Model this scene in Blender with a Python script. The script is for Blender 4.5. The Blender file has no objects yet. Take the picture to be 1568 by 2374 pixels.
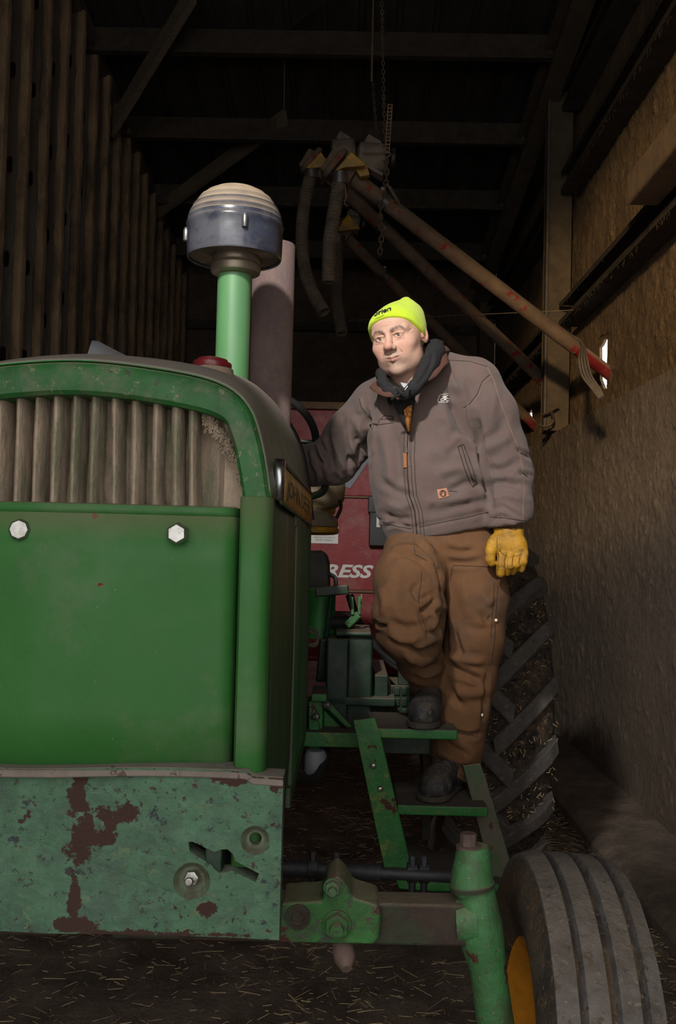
import bpy, bmesh, math, random
import numpy as np
from mathutils import Vector, Matrix
from mathutils.bvhtree import BVHTree
from mathutils.geometry import tessellate_polygon
random.seed(7); rng = np.random.default_rng(7)
scene = bpy.context.scene
C = scene.collection
R = math.radians

# ------------------------------------------------------------------ camera
W_, H_, FPX = 1568, 2374, 2308.0
CAM = Vector((0, 0, 1.42))
CROT = Matrix.Rotation(R(0.665), 3, 'Z') @ Matrix.Rotation(R(90 + 1.92), 3, 'X') @ Matrix.Rotation(R(1.35), 3, 'Z')
cd = bpy.data.cameras.new('camera'); cam = bpy.data.objects.new('camera', cd); C.objects.link(cam)
cam.matrix_world = Matrix.Translation(CAM) @ CROT.to_4x4()
cd.sensor_fit = 'VERTICAL'; cd.sensor_height = 36.0; cd.sensor_width = 24.0; cd.lens = FPX / H_ * 36.0
cd.clip_start = 0.05; cd.clip_end = 200
scene.camera = cam

# ------------------------------------------------------------------ world, lights, exposure
scene.view_settings.view_transform = 'Standard'; scene.view_settings.look = 'None'
scene.view_settings.exposure = 0.0; scene.view_settings.gamma = 1.0
scene.view_settings.use_curve_mapping = False
world = bpy.data.worlds.new('sky'); scene.world = world; world.use_nodes = True
bg = world.node_tree.nodes['Background']
bg.inputs['Color'].default_value = (1.0, 0.97, 0.93, 1); bg.inputs['Strength'].default_value = 1.95

def spot(name, loc, target, power, angle, blend, size, col):
    l = bpy.data.lights.new(name, 'SPOT'); l.energy = power; l.spot_size = R(angle); l.spot_blend = blend
    l.shadow_soft_size = size; l.color = col
    o = bpy.data.objects.new(name, l); C.objects.link(o); o.location = loc
    o.rotation_euler = (Vector(target) - Vector(loc)).to_track_quat('-Z', 'Y').to_euler()
    return o
# key spot added to brighten the man, no lamp seen there, and low winter sunlight raking in on the right wall
spot('man_key_spot', (-.75, -.05, 3.85), (0.05, 3.2, 2.12), 620, 34, 0.8, 0.09, (1.0, 0.95, 0.89))
spot('low_sun_patch', (-1.9, -6.5, 4.2), (1.56, 4.55, 2.9), 4800, 14, 0.5, 0.25, (1.0, 0.70, 0.38))

# ------------------------------------------------------------------ pixel <-> world helpers (layout measurements only)
def ray(px, py): return CROT @ Vector(((px - W_/2)/FPX, -(py - H_/2)/FPX, -1.0))
def P(px, py, d): r = ray(px, py); return CAM + r * (d / r.y)
def PXw(px, py, X): r = ray(px, py); return CAM + r * (X / r.x)
CRN = np.array(CROT)
def project(V):
    q = (V - np.array(CAM)) @ CRN
    return np.stack([W_/2 + q[:, 0]/-q[:, 2]*FPX, H_/2 - q[:, 1]/-q[:, 2]*FPX], 1)

# ------------------------------------------------------------------ materials
def lin(r, g, b):
    f = lambda c: ((c/255)/12.92 if c/255 <= .04045 else (((c/255)+.055)/1.055)**2.4)
    return (f(r), f(g), f(b))
DUST = (0.30, 0.235, 0.17); RUST = (0.065, 0.022, 0.014)
def mat(name, col, rough=.6, metal=0., var=.15, vscale=9., dust=0., dcol=DUST, dlo=.35, dirt=0., dirtcol=None, dscale=5.,
        rust=0., rscale=7., rcol=RUST, bump=0., bscale=40., bump2=0., b2scale=8., spots=(), stretch=(1, 1, 1), attr=None, coat=0., spec=.5, wave=None, emit=0, sheen=0., specks=()):
    m = bpy.data.materials.new(name); m.use_nodes = True
    nt = m.node_tree; N = nt.nodes; L = nt.links; bs = N['Principled BSDF']
    def n(t, **k):
        x = N.new(t)
        for a, b in k.items(): setattr(x, a, b)
        return x
    tc = n('ShaderNodeTexCoord'); mp = n('ShaderNodeMapping'); L.new(tc.outputs['Object'], mp.inputs['Vector'])
    mp.inputs['Scale'].default_value = stretch
    def noise(sc, det=4, off=0., rough_=.6, vec=None):
        x = n('ShaderNodeTexNoise'); x.inputs['Scale'].default_value = sc; x.inputs['Detail'].default_value = det
        x.inputs['Roughness'].default_value = rough_
        if off:
            v = n('ShaderNodeVectorMath', operation='ADD'); v.inputs[1].default_value = (off, off*1.7, -off)
            L.new(mp.outputs[0], v.inputs[0]); L.new(v.outputs[0], x.inputs['Vector'])
        else: L.new(mp.outputs[0], x.inputs['Vector'])
        return x.outputs['Fac']
    def mr(v, a, b, c=0., d=1.):
        x = n('ShaderNodeMapRange'); x.clamp = True
        L.new(v, x.inputs[0]); x.inputs[1].default_value = a; x.inputs[2].default_value = b; x.inputs[3].default_value = c; x.inputs[4].default_value = d
        return x.outputs[0]
    def math_(op, a, b=None):
        x = n('ShaderNodeMath', operation=op)
        for i, v in enumerate((a, b)):
            if v is None: continue
            if isinstance(v, (int, float)): x.inputs[i].default_value = v
            else: L.new(v, x.inputs[i])
        return x.outputs[0]
    def mix(f, a, b):
        x = n('ShaderNodeMix', data_type='RGBA')
        if isinstance(f, float): x.inputs[0].default_value = f
        else: L.new(f, x.inputs[0])
        for i, v in ((6, a), (7, b)):
            if isinstance(v, tuple): x.inputs[i].default_value = (*v[:3], 1)
            else: L.new(v, x.inputs[i])
        return x.outputs[2]
    cur = tuple(col)
    if attr:
        a = n('ShaderNodeAttribute', attribute_name=attr); cur = a.outputs['Color']
    if var:
        f = mr(noise(vscale, 6, 0, .7), .36, .64, 1-var, 1+var)
        x = n('ShaderNodeVectorMath', operation='SCALE')
        if isinstance(cur, tuple): x.inputs[0].default_value = cur
        else: L.new(cur, x.inputs[0])
        L.new(f, x.inputs['Scale']); cur = x.outputs[0]
    if dirt:
        f = mr(noise(dscale, 8, 3.1, .74), .53-.16*dirt, .62-.06*dirt, 0, min(1, .35+dirt*.6)); cur = mix(f, cur, tuple(dirtcol or DUST))
    for (sc, th, c, sd) in specks:      # chips, grit and stains at several scales
        cur = mix(mr(noise(sc, 8, sd, .72), th, th+.02), cur, tuple(c))
    rmask = None
    if rust:
        rmask = mr(noise(rscale, 7, 7.7, .68), .66-.22*rust, .675-.22*rust)
    for (c, r_, seed) in spots:      # stains and chips with a place of their own: centre, radii
        v = n('ShaderNodeVectorMath', operation='SUBTRACT'); L.new(tc.outputs['Object'], v.inputs[0]); v.inputs[1].default_value = c
        d = n('ShaderNodeVectorMath', operation='DIVIDE'); L.new(v.outputs[0], d.inputs[0]); d.inputs[1].default_value = r_
        ln = n('ShaderNodeVectorMath', operation='LENGTH'); L.new(d.outputs[0], ln.inputs[0])
        f = math_('ADD', ln.outputs['Value'], mr(noise(22, 6, seed, .7), .3, .7, -.75, .75))
        f = mr(f, .72, .62)
        rmask = f if rmask is None else math_('MAXIMUM', rmask, f)
    if rmask is not None: cur = mix(rmask, cur, rcol)
    dm = None
    if dust:
        g = n('ShaderNodeNewGeometry'); s = n('ShaderNodeSeparateXYZ'); L.new(g.outputs['Normal'], s.inputs[0])
        dm = mr(s.outputs['Z'], dlo, min(.98, dlo+.5), 0, dust)
        dm = math_('MULTIPLY', dm, mr(noise(14, 5, 1.3), .2, .5, .55, 1.))
        cur = mix(dm, cur, dcol)
    if isinstance(cur, tuple): bs.inputs['Base Color'].default_value = (*cur, 1)
    else: L.new(cur, bs.inputs['Base Color'])
    rr = mr(noise(vscale*2, 3, 5.), .3, .7, max(0, rough-.08), min(1, rough+.1))
    if dm is not None: rr = math_('MAXIMUM', rr, math_('MULTIPLY', dm, .95))
    if rmask is not None: rr = math_('MAXIMUM', rr, math_('MULTIPLY', rmask, .9))
    L.new(rr, bs.inputs['Roughness'])
    bs.inputs['Metallic'].default_value = metal; bs.inputs['Specular IOR Level'].default_value = spec
    if coat: bs.inputs['Coat Weight'].default_value = coat
    if sheen: bs.inputs['Sheen Weight'].default_value = sheen; bs.inputs['Sheen Roughness'].default_value = .5
    last = None
    def addbump(h, strength, dist):
        nonlocal last
        b = n('ShaderNodeBump'); b.inputs['Strength'].default_value = strength; b.inputs['Distance'].default_value = dist*2.2
        L.new(h, b.inputs['Height'])
        if last: L.new(last, b.inputs['Normal'])
        last = b.outputs[0]
    if bump2: addbump(noise(b2scale, 5, 2.2), 1., bump2)
    if bump: addbump(noise(bscale, 6, 4.4, .7), 1., bump)
    if wave:
        x = n('ShaderNodeTexWave'); x.wave_type = 'BANDS'; x.bands_direction = wave[0]; x.inputs['Scale'].default_value = wave[1]
        x.inputs['Distortion'].default_value = wave[3] if len(wave) > 3 else 0
        L.new(tc.outputs['Object'], x.inputs['Vector']); addbump(x.outputs['Fac'], 1., wave[2])
    if last: L.new(last, bs.inputs['Normal'])
    if emit: bs.inputs['Emission Strength'].default_value = emit; bs.inputs['Emission Color'].default_value = (*col, 1)
    return m
GREEN = lin(44, 122, 52)
M = dict(
 green=mat('green_paint', GREEN, .42, var=.12, dust=.75, dlo=.45, dirt=.12, dirtcol=(.10, .13, .07), rust=.03, bump=.0006, bscale=90),
 hood=mat('hood_paint', GREEN, .45, specks=[(18, .63, (.10, .06, .045), 3.)], var=.15, dust=1.0, dlo=-.05, dcol=(.25, .21, .18), dirt=.75, dirtcol=(.105, .10, .075), dscale=3.2, rust=.02, stretch=(1, .35, 1), bump=.0005),
 arch=mat('arch_paint', lin(34, 96, 42), .5, specks=[(55, .60, (.17, .19, .10), 3.), (30, .63, (.045, .06, .03), 4.), (20, .67, (.07, .02, .018), 6.)], var=.22, dust=1., dlo=.55, dcol=(.32, .26, .205), dirt=.35, dirtcol=(.12, .145, .08), dscale=14, rust=.1, rscale=11, bump=.0006, bscale=120),
 side=mat('side_paint', lin(32, 84, 40), .5, var=.25, vscale=3, dirt=.6, dirtcol=(.075, .075, .05), dscale=3, stretch=(1, 1, .25), rust=.03),
 dark=mat('dark_green_paint', lin(17, 46, 28), .5, var=.25, dust=.5, dirt=.3, dirtcol=(.05, .055, .04), dscale=6, rust=.06),
 step=mat('step_paint', lin(26, 104, 38), .45, specks=[(12, .60, (.10, .16, .02), 3.), (50, .60, (.05, .05, .035), 4.)], var=.2, dust=1., dcol=(.075, .055, .045), dlo=.3, dirt=.25, dirtcol=(.09, .16, .03), dscale=9, rust=.14, rscale=9, bump=.001),
 stepd=mat('muddy_step_paint', lin(30, 84, 42), .6, var=.3, dust=.8, dirt=.9, dirtcol=(.11, .09, .065), dscale=9, rust=.2, rscale=9, bump=.002, stretch=(1, 1, .5)),
 wornaxle=mat('worn_axle', lin(60, 46, 38), .7, var=.3, dust=.4, dirt=.5, dirtcol=(.03, .07, .03), dscale=7, bump=.002, bscale=60),
 axle=mat('axle_paint', lin(66, 122, 72), .5, specks=[(60, .61, (.10, .05, .045), 3.), (130, .62, (.26, .28, .2), 4.)], var=.25, dust=.5, dirt=.45, dirtcol=(.07, .052, .04), dscale=6, rust=.18, rscale=8, bump=.0015, bscale=50),
 clamp=mat('clamp_paint', lin(50, 110, 48), .55, specks=[(40, .58, (.07, .05, .04), 3.), (18, .56, (.04, .06, .035), 4.)], var=.3, dust=.6, dirt=.6, dirtcol=(.045, .04, .03), dscale=8, rust=.25, rscale=10, bump=.002, bscale=50),
 black=mat('black_steel', (.012, .012, .014), .5, var=.3, dust=.3),
 tierod=mat('tie_rod_black', (.02, .02, .024), .6, var=.3, bump=.001),
 rubber=mat('black_rubber', (.012, .011, .011), .7, var=.3),
 steel=mat('bright_steel', (.42, .42, .40), .32, metal=.9, var=.15, dirt=.3, dirtcol=(.2, .17, .13), dscale=30),
 rusty=mat('rusty_steel', (.13, .085, .07), .75, var=.3, bump=.001),
 cup=mat('washer_cup', lin(88, 100, 80), .65, var=.3, dirt=.6, dirtcol=(.06, .04, .02), dscale=30, bump=.001),
 chrome=mat('dull_chrome', (.55, .58, .62), .3, metal=1., var=.1, dust=.3),
 grilldust=mat('dust_caked_bar', (.44, .345, .26), .95, var=.2, vscale=30, dirt=.25, dirtcol=(.07, .14, .06), dscale=14, bump=.003, bscale=110, stretch=(1, 1, .4)),
 mesh=mat('dust_caked_screen', (.19, .14, .10), .95, var=.25, vscale=20, bump=.003, bscale=120),
 neck=mat('dusty_neck', (.26, .20, .15), .9, var=.2, dirt=.4, dirtcol=(.07, .12, .06), dscale=14, bump=.001),
 ledge=mat('dust_grey_ledge', lin(128, 118, 110), .9, var=.15, specks=[(30, .6, (.10, .075, .06), 2.)], bump=.001),
 ornament=mat('grey_cast_metal', (.42, .45, .52), .4, metal=.25, var=.15, dust=.3),
 plate=mat('yellow_nameplate', lin(214, 165, 44), .45, var=.2, dirt=.5, dirtcol=(.22, .15, .07), dscale=12, dust=.3),
 ink=mat('dark_lettering', (.05, .055, .03), .6, var=.3),
 cap=mat('red_cap', lin(112, 30, 36), .35, var=.2, dust=.6, dlo=.7, coat=.2),
 bowl=mat('smoky_bowl', (.035, .041, .062), .28, metal=.0, var=.35, vscale=5, dust=1.0, dlo=.25, dcol=(.36, .28, .19), dirt=.3, dirtcol=(.13, .13, .14), dscale=5, coat=.3, spots=()),
 bowlrim=mat('collar_metal', (.17, .14, .105), .4, metal=.5, var=.3, dirt=.3),
 pipe=mat('intake_paint', lin(86, 136, 88), .38, var=.08, dirt=.25, dirtcol=(.11, .22, .12), dscale=3, stretch=(1, 1, .3), rust=.05, rscale=12),
 muffler=mat('muffler_rust', lin(124, 104, 104), .75, var=.12, dirt=.4, dirtcol=(.24, .17, .12), dscale=60, stretch=(1, 1, .6), bump=.0015, bscale=220),
 tyre=mat('worn_tyre', (.16, .145, .138), .9, var=.25, vscale=20, specks=[(26, .58, (.085, .07, .055), 2.), (90, .60, (.26, .22, .17), 3.), (14, .63, (.03, .028, .028), 4.)], dust=.3, dirt=.45, dirtcol=(.07, .06, .055), dscale=16, bump=.003, bscale=70),
 tyreside=mat('muddy_tyre_side', (.05, .04, .034), .9, specks=[(30, .55, (.12, .075, .04), 2.), (70, .58, (.22, .16, .09), 3.)], var=.35, vscale=14, dirt=.7, dirtcol=(.15, .10, .06), dscale=9, bump=.004, bscale=60, stretch=(1, 1, 1)),
 carcass=mat('muddy_tyre_carcass', (.035, .026, .02), .95, specks=[(22, .56, (.10, .06, .03), 2.), (45, .58, (.20, .145, .085), 3.), (30, .57, (.012, .01, .009), 4.)], var=.5, vscale=15, dirt=.65, dirtcol=(.13, .085, .05), dscale=11, bump=.012, bscale=45),
 lug=mat('tyre_lug', (.085, .077, .072), .9, specks=[(60, .58, (.16, .125, .09), 3.), (30, .60, (.06, .045, .03), 5.)], var=.25, vscale=25, dirt=.35, dirtcol=(.10, .075, .055), dscale=18, bump=.0025, bscale=90),
 rim=mat('yellow_rim', lin(226, 150, 36), .5, var=.2, dirt=.3, dirtcol=(.18, .10, .04), dscale=7),
 vinyl=mat('faded_vinyl', lin(150, 130, 100), .6, var=.2, dirt=.4, dirtcol=(.13, .10, .06), dscale=9, bump=.003, bscale=18),
 vinyl2=mat('grey_vinyl', lin(160, 154, 134), .6, var=.2, dirt=.3, dirtcol=(.10, .085, .06), dscale=9),
 yellow=mat('yellow_paint', lin(205, 158, 30), .5, var=.2, dirt=.3, dirtcol=(.15, .1, .05)),
 darkvinyl=mat('dark_vinyl', (.035, .033, .025), .55, var=.3, dust=.4),
 wagon=mat('wagon_red', lin(140, 30, 36), .42, var=.12, dirt=.12, dirtcol=(.30, .14, .11), dscale=5, bump=.0006, bscale=120),
 seam=mat('seam_dust', lin(126, 100, 78), .9, var=.2, bump=.002),
 white=mat('white_print', (.78, .77, .74), .6, var=.06),
 grey=mat('grey_print', (.22, .23, .26), .5, var=.1),
 blackbox=mat('black_plastic', (.022, .023, .026), .45, var=.2, dust=.3),
 print=mat('black_print', (.015, .015, .015), .7, var=0),
 tube=mat('auger_red', (.15, .10, .065), .8, var=.25, dust=.8, dlo=.2, dcol=(.18, .125, .08), rust=.30, rscale=9, rcol=(.22, .018, .018), bump=.002, bscale=120),
 tubeend=mat('auger_red_clean', (.17, .012, .016), .45, var=.2, dust=.9, dlo=-.1, dirt=.3, dirtcol=(.2, .12, .08)),
 band=mat('tube_band', (.2, .2, .2), .4, metal=.8, var=.3, dust=.8, dlo=.2),
 hose=mat('dusty_hose', (.13, .10, .075), .9, var=.35, vscale=12, dirt=.5, dirtcol=(.20, .145, .1), bump=.003, bscale=120),
 guard=mat('guard_yellow', lin(190, 145, 30), .5, var=.2, dirt=.5, dirtcol=(.15, .105, .055), dscale=7),
 motor=mat('dusty_motor', (.20, .16, .125), .9, var=.3, dirt=.3, dirtcol=(.05, .05, .05), bump=.004, bscale=50),
 chain=mat('dusty_chain', (.11, .08, .05), .8, metal=.2, var=.3),
 rope=mat('old_rope', (.16, .12, .08), .9, var=.3),
 cable=mat('grey_cable', (.085, .07, .055), .7, var=.3, dust=.5),
 studm=mat('dust_caked_stud', (.30, .205, .12), .95, var=.35, vscale=5, dirt=.3, dirtcol=(.03, .028, .025), dscale=4, bump=.006, bscale=80, stretch=(1, 1, .4)),
 studw=mat('stud_web', (.14, .125, .11), .65, metal=.2, var=.4, vscale=4, dirt=.7, dirtcol=(.11, .075, .045), dscale=3, stretch=(1, 1, .3), bump=.003),
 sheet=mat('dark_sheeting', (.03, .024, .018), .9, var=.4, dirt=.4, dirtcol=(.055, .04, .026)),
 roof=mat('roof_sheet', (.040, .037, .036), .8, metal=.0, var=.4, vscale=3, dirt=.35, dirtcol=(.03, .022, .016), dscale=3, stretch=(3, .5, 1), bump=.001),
 purlin=mat('purlin_steel', (.045, .034, .024), .8, var=.3, dust=.6, bump=.003),
 beam=mat('steel_column', (.10, .075, .048), .85, var=.25, dust=.8, dlo=.2, bump=.004, bscale=90),
 wood=mat('dusty_timber', (.17, .135, .095), .9, var=.3, stretch=(1, 6, 6), bump=.003),
 dustwall=mat('dust_caked_wall', (.25, .165, .085), .97, var=.3, specks=[(90, .60, (.06, .04, .02), 3.), (50, .63, (.04, .025, .015), 6.)], vscale=3, dirt=.3, dirtcol=(.10, .062, .035), dscale=30, bump=.010, bscale=55, bump2=.01, b2scale=20, stretch=(1, 1, .8)),
 concrete=mat('dusty_concrete', (.215, .165, .12), .95, var=.18, specks=[(70, .61, (.09, .065, .045), 3.), (110, .62, (.05, .035, .025), 5.)], vscale=2.5, dirt=.3, dirtcol=(.12, .088, .062), dscale=22, dust=.7, bump=.006, bscale=60, bump2=.004, b2scale=12, stretch=(1, 1, .75)),
 girt=mat('girt_steel', (.05, .036, .024), .9, var=.4, dust=1., dlo=.2, dcol=(.27, .185, .105), bump=.006, bscale=50),
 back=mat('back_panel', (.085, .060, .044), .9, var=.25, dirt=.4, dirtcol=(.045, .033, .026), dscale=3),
 earth=mat('barn_earth', (.25, .195, .15), .97, var=.35, vscale=5, dirt=.4, dirtcol=(.11, .08, .057), dscale=3.2, bump=.010, bscale=40, specks=[(60, .60, (.30, .22, .14), 3.), (110, .61, (.05, .035, .025), 5.)]),
 straw=mat('straw', (.40, .30, .17), .8, var=.4, vscale=3),
 fixture=mat('dusty_trunking', (.25, .17, .10), .95, var=.2, bump=.008, bscale=60),
)
# ------------------------------------------------------------------ mesh helpers
ORG = {}
def new_obj(name, me, parent=None, m=None, smooth=True):
    o = bpy.data.objects.new(name, me); C.objects.link(o)
    if parent is not None: o.parent = parent
    if m is not None:
        me.materials.clear()
        for x in (m if isinstance(m, (list, tuple)) else [m]): me.materials.append(x)
    if smooth and len(me.polygons): me.polygons.foreach_set('use_smooth', [True]*len(me.polygons))
    return o
def org(parent):
    return ORG.get(parent.name, Vector((0, 0, 0))) if parent is not None else Vector((0, 0, 0))
def empty(name, loc, label=None, cat=None, group=None, parent=None, kind=None):
    o = bpy.data.objects.new(name, None); C.objects.link(o); loc = Vector(loc)
    o.location = loc; ORG[o.name] = loc; o.empty_display_size = .05
    if label: o['label'] = label
    if cat: o['category'] = cat
    if group: o['group'] = group
    if kind: o['kind'] = kind
    return o
def tag(o, label=None, cat=None, group=None, kind=None):
    if label: o['label'] = label
    if cat: o['category'] = cat
    if group: o['group'] = group
    if kind: o['kind'] = kind
    return o
def frame(d, up=Vector((0, 0, 1))):
    d = Vector(d).normalized()
    a = up.cross(d)
    if a.length < 1e-4: a = Vector((1, 0, 0)).cross(d)
    a.normalize(); return a, d.cross(a)
class MB:
    def __init__(s): s.v = []; s.f = []; s.mi = []; s.cm = 0
    def add(s, vs, fs):
        b = len(s.v); s.v += [tuple(v) for v in vs]; s.f += [tuple(i+b for i in f) for f in fs]; s.mi += [s.cm]*len(fs); return s
    def box(s, c, size, rot=None):
        c = Vector(c); hx, hy, hz = [k/2 for k in size]
        vs = [Vector((x*hx, y*hy, z*hz)) for x in (-1, 1) for y in (-1, 1) for z in (-1, 1)]
        if rot is not None: vs = [rot @ v for v in vs]
        return s.add([c+v for v in vs], [(0, 1, 3, 2), (4, 6, 7, 5), (0, 4, 5, 1), (2, 3, 7, 6), (0, 2, 6, 4), (1, 5, 7, 3)])
    def bar(s, a, b, w, h, up=Vector((0, 0, 1))):     # rectangular bar from a to b, w across, h along up
        a = Vector(a); b = Vector(b); u, v = frame(b-a, up)
        vs = [p + u*w/2*i + v*h/2*j for p in (a, b) for i, j in ((-1, -1), (1, -1), (1, 1), (-1, 1))]
        return s.add(vs, [(3, 2, 1, 0), (4, 5, 6, 7), (0, 1, 5, 4), (1, 2, 6, 5), (2, 3, 7, 6), (3, 0, 4, 7)])
    def tube(s, pts, rad, n=16, caps=True, up=Vector((0, 0, 1)), sq=1.0, closed=False):
        pts = [Vector(p) for p in pts]; m = len(pts)
        if not isinstance(rad, (list, tuple)): rad = [rad]*m
        rings = []; pu = None
        for i, p in enumerate(pts):
            if closed: t = pts[(i+1) % m] - pts[i-1]
            else: t = pts[min(i+1, m-1)] - pts[max(i-1, 0)]
            if t.length < 1e-9: t = Vector((0, 0, 1))
            if pu is None: u, v = frame(t, up)
            else:
                t = t.normalized(); u = pu - t*pu.dot(t)
                u = u.normalized() if u.length > 1e-6 else frame(t, up)[0]
                v = t.cross(u)
            pu = u
            rings.append([p + (u*math.cos(2*math.pi*k/n) + v*math.sin(2*math.pi*k/n)*sq)*rad[i] for k in range(n)])
        vs = [q for r_ in rings for q in r_]; fs = []
        for i in range(m if closed else m-1):
            j = (i+1) % m
            for k in range(n): fs.append((i*n+k, i*n+(k+1) % n, j*n+(k+1) % n, j*n+k))
        if caps and not closed: fs += [tuple(range(n-1, -1, -1)), tuple((m-1)*n+k for k in range(n))]
        return s.add(vs, fs)
    def lathe(s, c, prof, n=32, axis=Vector((0, 0, 1)), caps=(True, True), up=Vector((0, 1, 0))):   # prof: (radius, height)
        c = Vector(c); axis = Vector(axis).normalized(); u, v = frame(axis, up)
        vs = []; m = len(prof); fs = []
        for r_, h in prof:
            vs += [c + axis*h + (u*math.cos(2*math.pi*k/n) + v*math.sin(2*math.pi*k/n))*r_ for k in range(n)]
        for i in range(m-1):
            for k in range(n): fs.append((i*n+k, i*n+(k+1) % n, (i+1)*n+(k+1) % n, (i+1)*n+k))
        if caps[0]: fs.append(tuple(range(n-1, -1, -1)))
        if caps[1]: fs.append(tuple((m-1)*n+k for k in range(n)))
        return s.add(vs, fs)
    def prism(s, poly, ext):       # poly: list of 3-D points (planar), ext: vector
        poly = [Vector(p) for p in poly]; n = len(poly); ext = Vector(ext)
        nn = Vector((0, 0, 0))
        for i in range(n): nn += poly[i].cross(poly[(i+1) % n])
        if nn.dot(ext) > 0: poly = poly[::-1]
        tr = tessellate_polygon([poly])
        vs = poly + [p+ext for p in poly]
        fs = []
        nrm = Vector((0, 0, 0))
        for i in range(n): nrm += poly[i].cross(poly[(i+1) % n])
        for t in tr:
            a, b, c_ = t
            if (poly[b]-poly[a]).cross(poly[c_]-poly[a]).dot(nrm) < 0: a, b, c_ = c_, b, a
            fs.append((a, b, c_)); fs.append((c_+n, b+n, a+n))
        for i in range(n): j = (i+1) % n; fs.append((j, i, i+n, j+n))
        return s.add(vs, fs)
    def grid(s, rows, flip=False):
        m = len(rows); n = len(rows[0]); fs = []
        for i in range(m-1):
            for k in range(n-1):
                q = (i*n+k, i*n+k+1, (i+1)*n+k+1, (i+1)*n+k)
                fs.append(q[::-1] if flip else q)
        return s.add([q for r_ in rows for q in r_], fs)
    def build(s, name, m, parent=None, smooth=False, bevel=0., seg=2, solid=0., weld=False, sub=0, offset=-1):
        o_ = org(parent)
        me = bpy.data.meshes.new(name); me.from_pydata([(x-o_.x, y-o_.y, z-o_.z) for x, y, z in s.v], [], s.f); me.update()
        ob = new_obj(name, me, parent, m, smooth)
        if any(s.mi): me.polygons.foreach_set('material_index', s.mi)
        if weld:
            bm = bmesh.new(); bm.from_mesh(me); bmesh.ops.remove_doubles(bm, verts=bm.verts, dist=1e-5); bm.to_mesh(me); bm.free()
        if smooth:
            try:
                for p in me.polygons: p.use_smooth = True
                me.set_sharp_from_angle(angle=R(38))
            except Exception: pass
        if solid:
            q = ob.modifiers.new('s', 'SOLIDIFY'); q.thickness = solid; q.offset = offset
        if bevel:
            q = ob.modifiers.new('b', 'BEVEL'); q.width = bevel; q.segments = seg; q.limit_method = 'ANGLE'; q.angle_limit = R(38)
            me.polygons.foreach_set('use_smooth', [True]*len(me.polygons))
            w = ob.modifiers.new('wn', 'WEIGHTED_NORMAL'); w.keep_sharp = True
        if sub:
            q = ob.modifiers.new('ss', 'SUBSURF'); q.levels = sub; q.render_levels = sub
        if parent is not None: ORG[ob.name] = o_
        return ob
def catmull(pts, n=6, closed=False):
    pts = [Vector(p) for p in pts]; out = []; m = len(pts)
    for i in range(m if closed else m-1):
        if closed: a, b, c, d = pts[i-1], pts[i], pts[(i+1) % m], pts[(i+2) % m]
        else: a, b, c, d = pts[max(i-1, 0)], pts[i], pts[i+1], pts[min(i+2, m-1)]
        for k in range(n):
            t = k/n
            out.append(.5*((2*b) + (c-a)*t + (2*a-5*b+4*c-d)*t*t + (3*b-a-3*c+d)*t**3))
    if not closed: out.append(pts[-1])
    return out
def bvh_of(ob):
    dg = bpy.context.evaluated_depsgraph_get(); dg.update()
    e = ob.evaluated_get(dg); me = e.to_mesh(); me.calc_loop_triangles()
    o_ = ORG.get(ob.name, Vector((0, 0, 0)))
    v = [x.co + o_ for x in me.vertices]; t = [tuple(l.vertices) for l in me.loop_triangles]
    b = BVHTree.FromPolygons(v, t); e.to_mesh_clear(); return b
def hit(b, px, py, off=0.):
    r = ray(px, py).normalized(); h, n, _, _ = b.ray_cast(CAM, r)
    if h is None: return None
    if n.dot(r) > 0: n = -n
    return h + n*off
def surf_path(b, pts, off=0.001, step=6):
    out = []
    for (a, c) in zip(pts[:-1], pts[1:]):
        L_ = math.dist(a, c); k = max(1, int(L_/step))
        for i in range(k):
            t = i/k; h = hit(b, a[0]+(c[0]-a[0])*t, a[1]+(c[1]-a[1])*t, off)
            if h is not None: out.append(h)
    h = hit(b, pts[-1][0], pts[-1][1], off)
    if h is not None: out.append(h)
    clean = out[:1]
    for p in out[1:]:
        if (p-clean[-1]).length > 1e-4 and (p-clean[-1]).length < .12: clean.append(p)
    return clean
def text_mesh(txt, shear=0., font_res=3, bold=0.):
    cu = bpy.data.curves.new('t', 'FONT'); cu.body = txt; cu.size = 1.; cu.shear = shear; cu.resolution_u = font_res; cu.offset = bold
    o = bpy.data.objects.new('t', cu); C.objects.link(o)
    dg = bpy.context.evaluated_depsgraph_get(); dg.update()
    me = bpy.data.meshes.new_from_object(o.evaluated_get(dg))
    v = [x.co.copy() for x in me.vertices]; f = [tuple(p.vertices) for p in me.polygons]
    bpy.data.objects.remove(o); bpy.data.curves.remove(cu); bpy.data.meshes.remove(me)
    w = max(x.x for x in v) - min(x.x for x in v); x0 = min(x.x for x in v)
    for x in v: x.x -= x0
    return v, f, w
def planar_text(name, txt, origin, ux, uz, height, width, m, parent, shear=0., bold=0.):
    v, f, w = text_mesh(txt, shear, 3, bold); mb = MB(); ux = Vector(ux).normalized(); uz = Vector(uz).normalized(); origin = Vector(origin)
    mb.add([origin + ux*(p.x/w*width) + uz*(p.y/.7*height) for p in v], f)
    return mb.build(name, m, parent)
def surf_text(name, txt, b, o_px, ux_px, uy_px, m, parent, off=.0012, shear=0., bold=0.):
    v, f, w = text_mesh(txt, shear, 3, bold); mb = MB(); pts = []
    for p in v:
        a, c = p.x/w, p.y/.7
        h = hit(b, o_px[0]+ux_px[0]*a+uy_px[0]*c, o_px[1]+ux_px[1]*a+uy_px[1]*c, off)
        pts.append(h)
    good = [q is not None for q in pts]; pts = [q if q is not None else Vector((0, 0, 0)) for q in pts]
    mb.add(pts, [t for t in f if all(good[i] for i in t)])
    return mb.build(name, m, parent)

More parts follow.
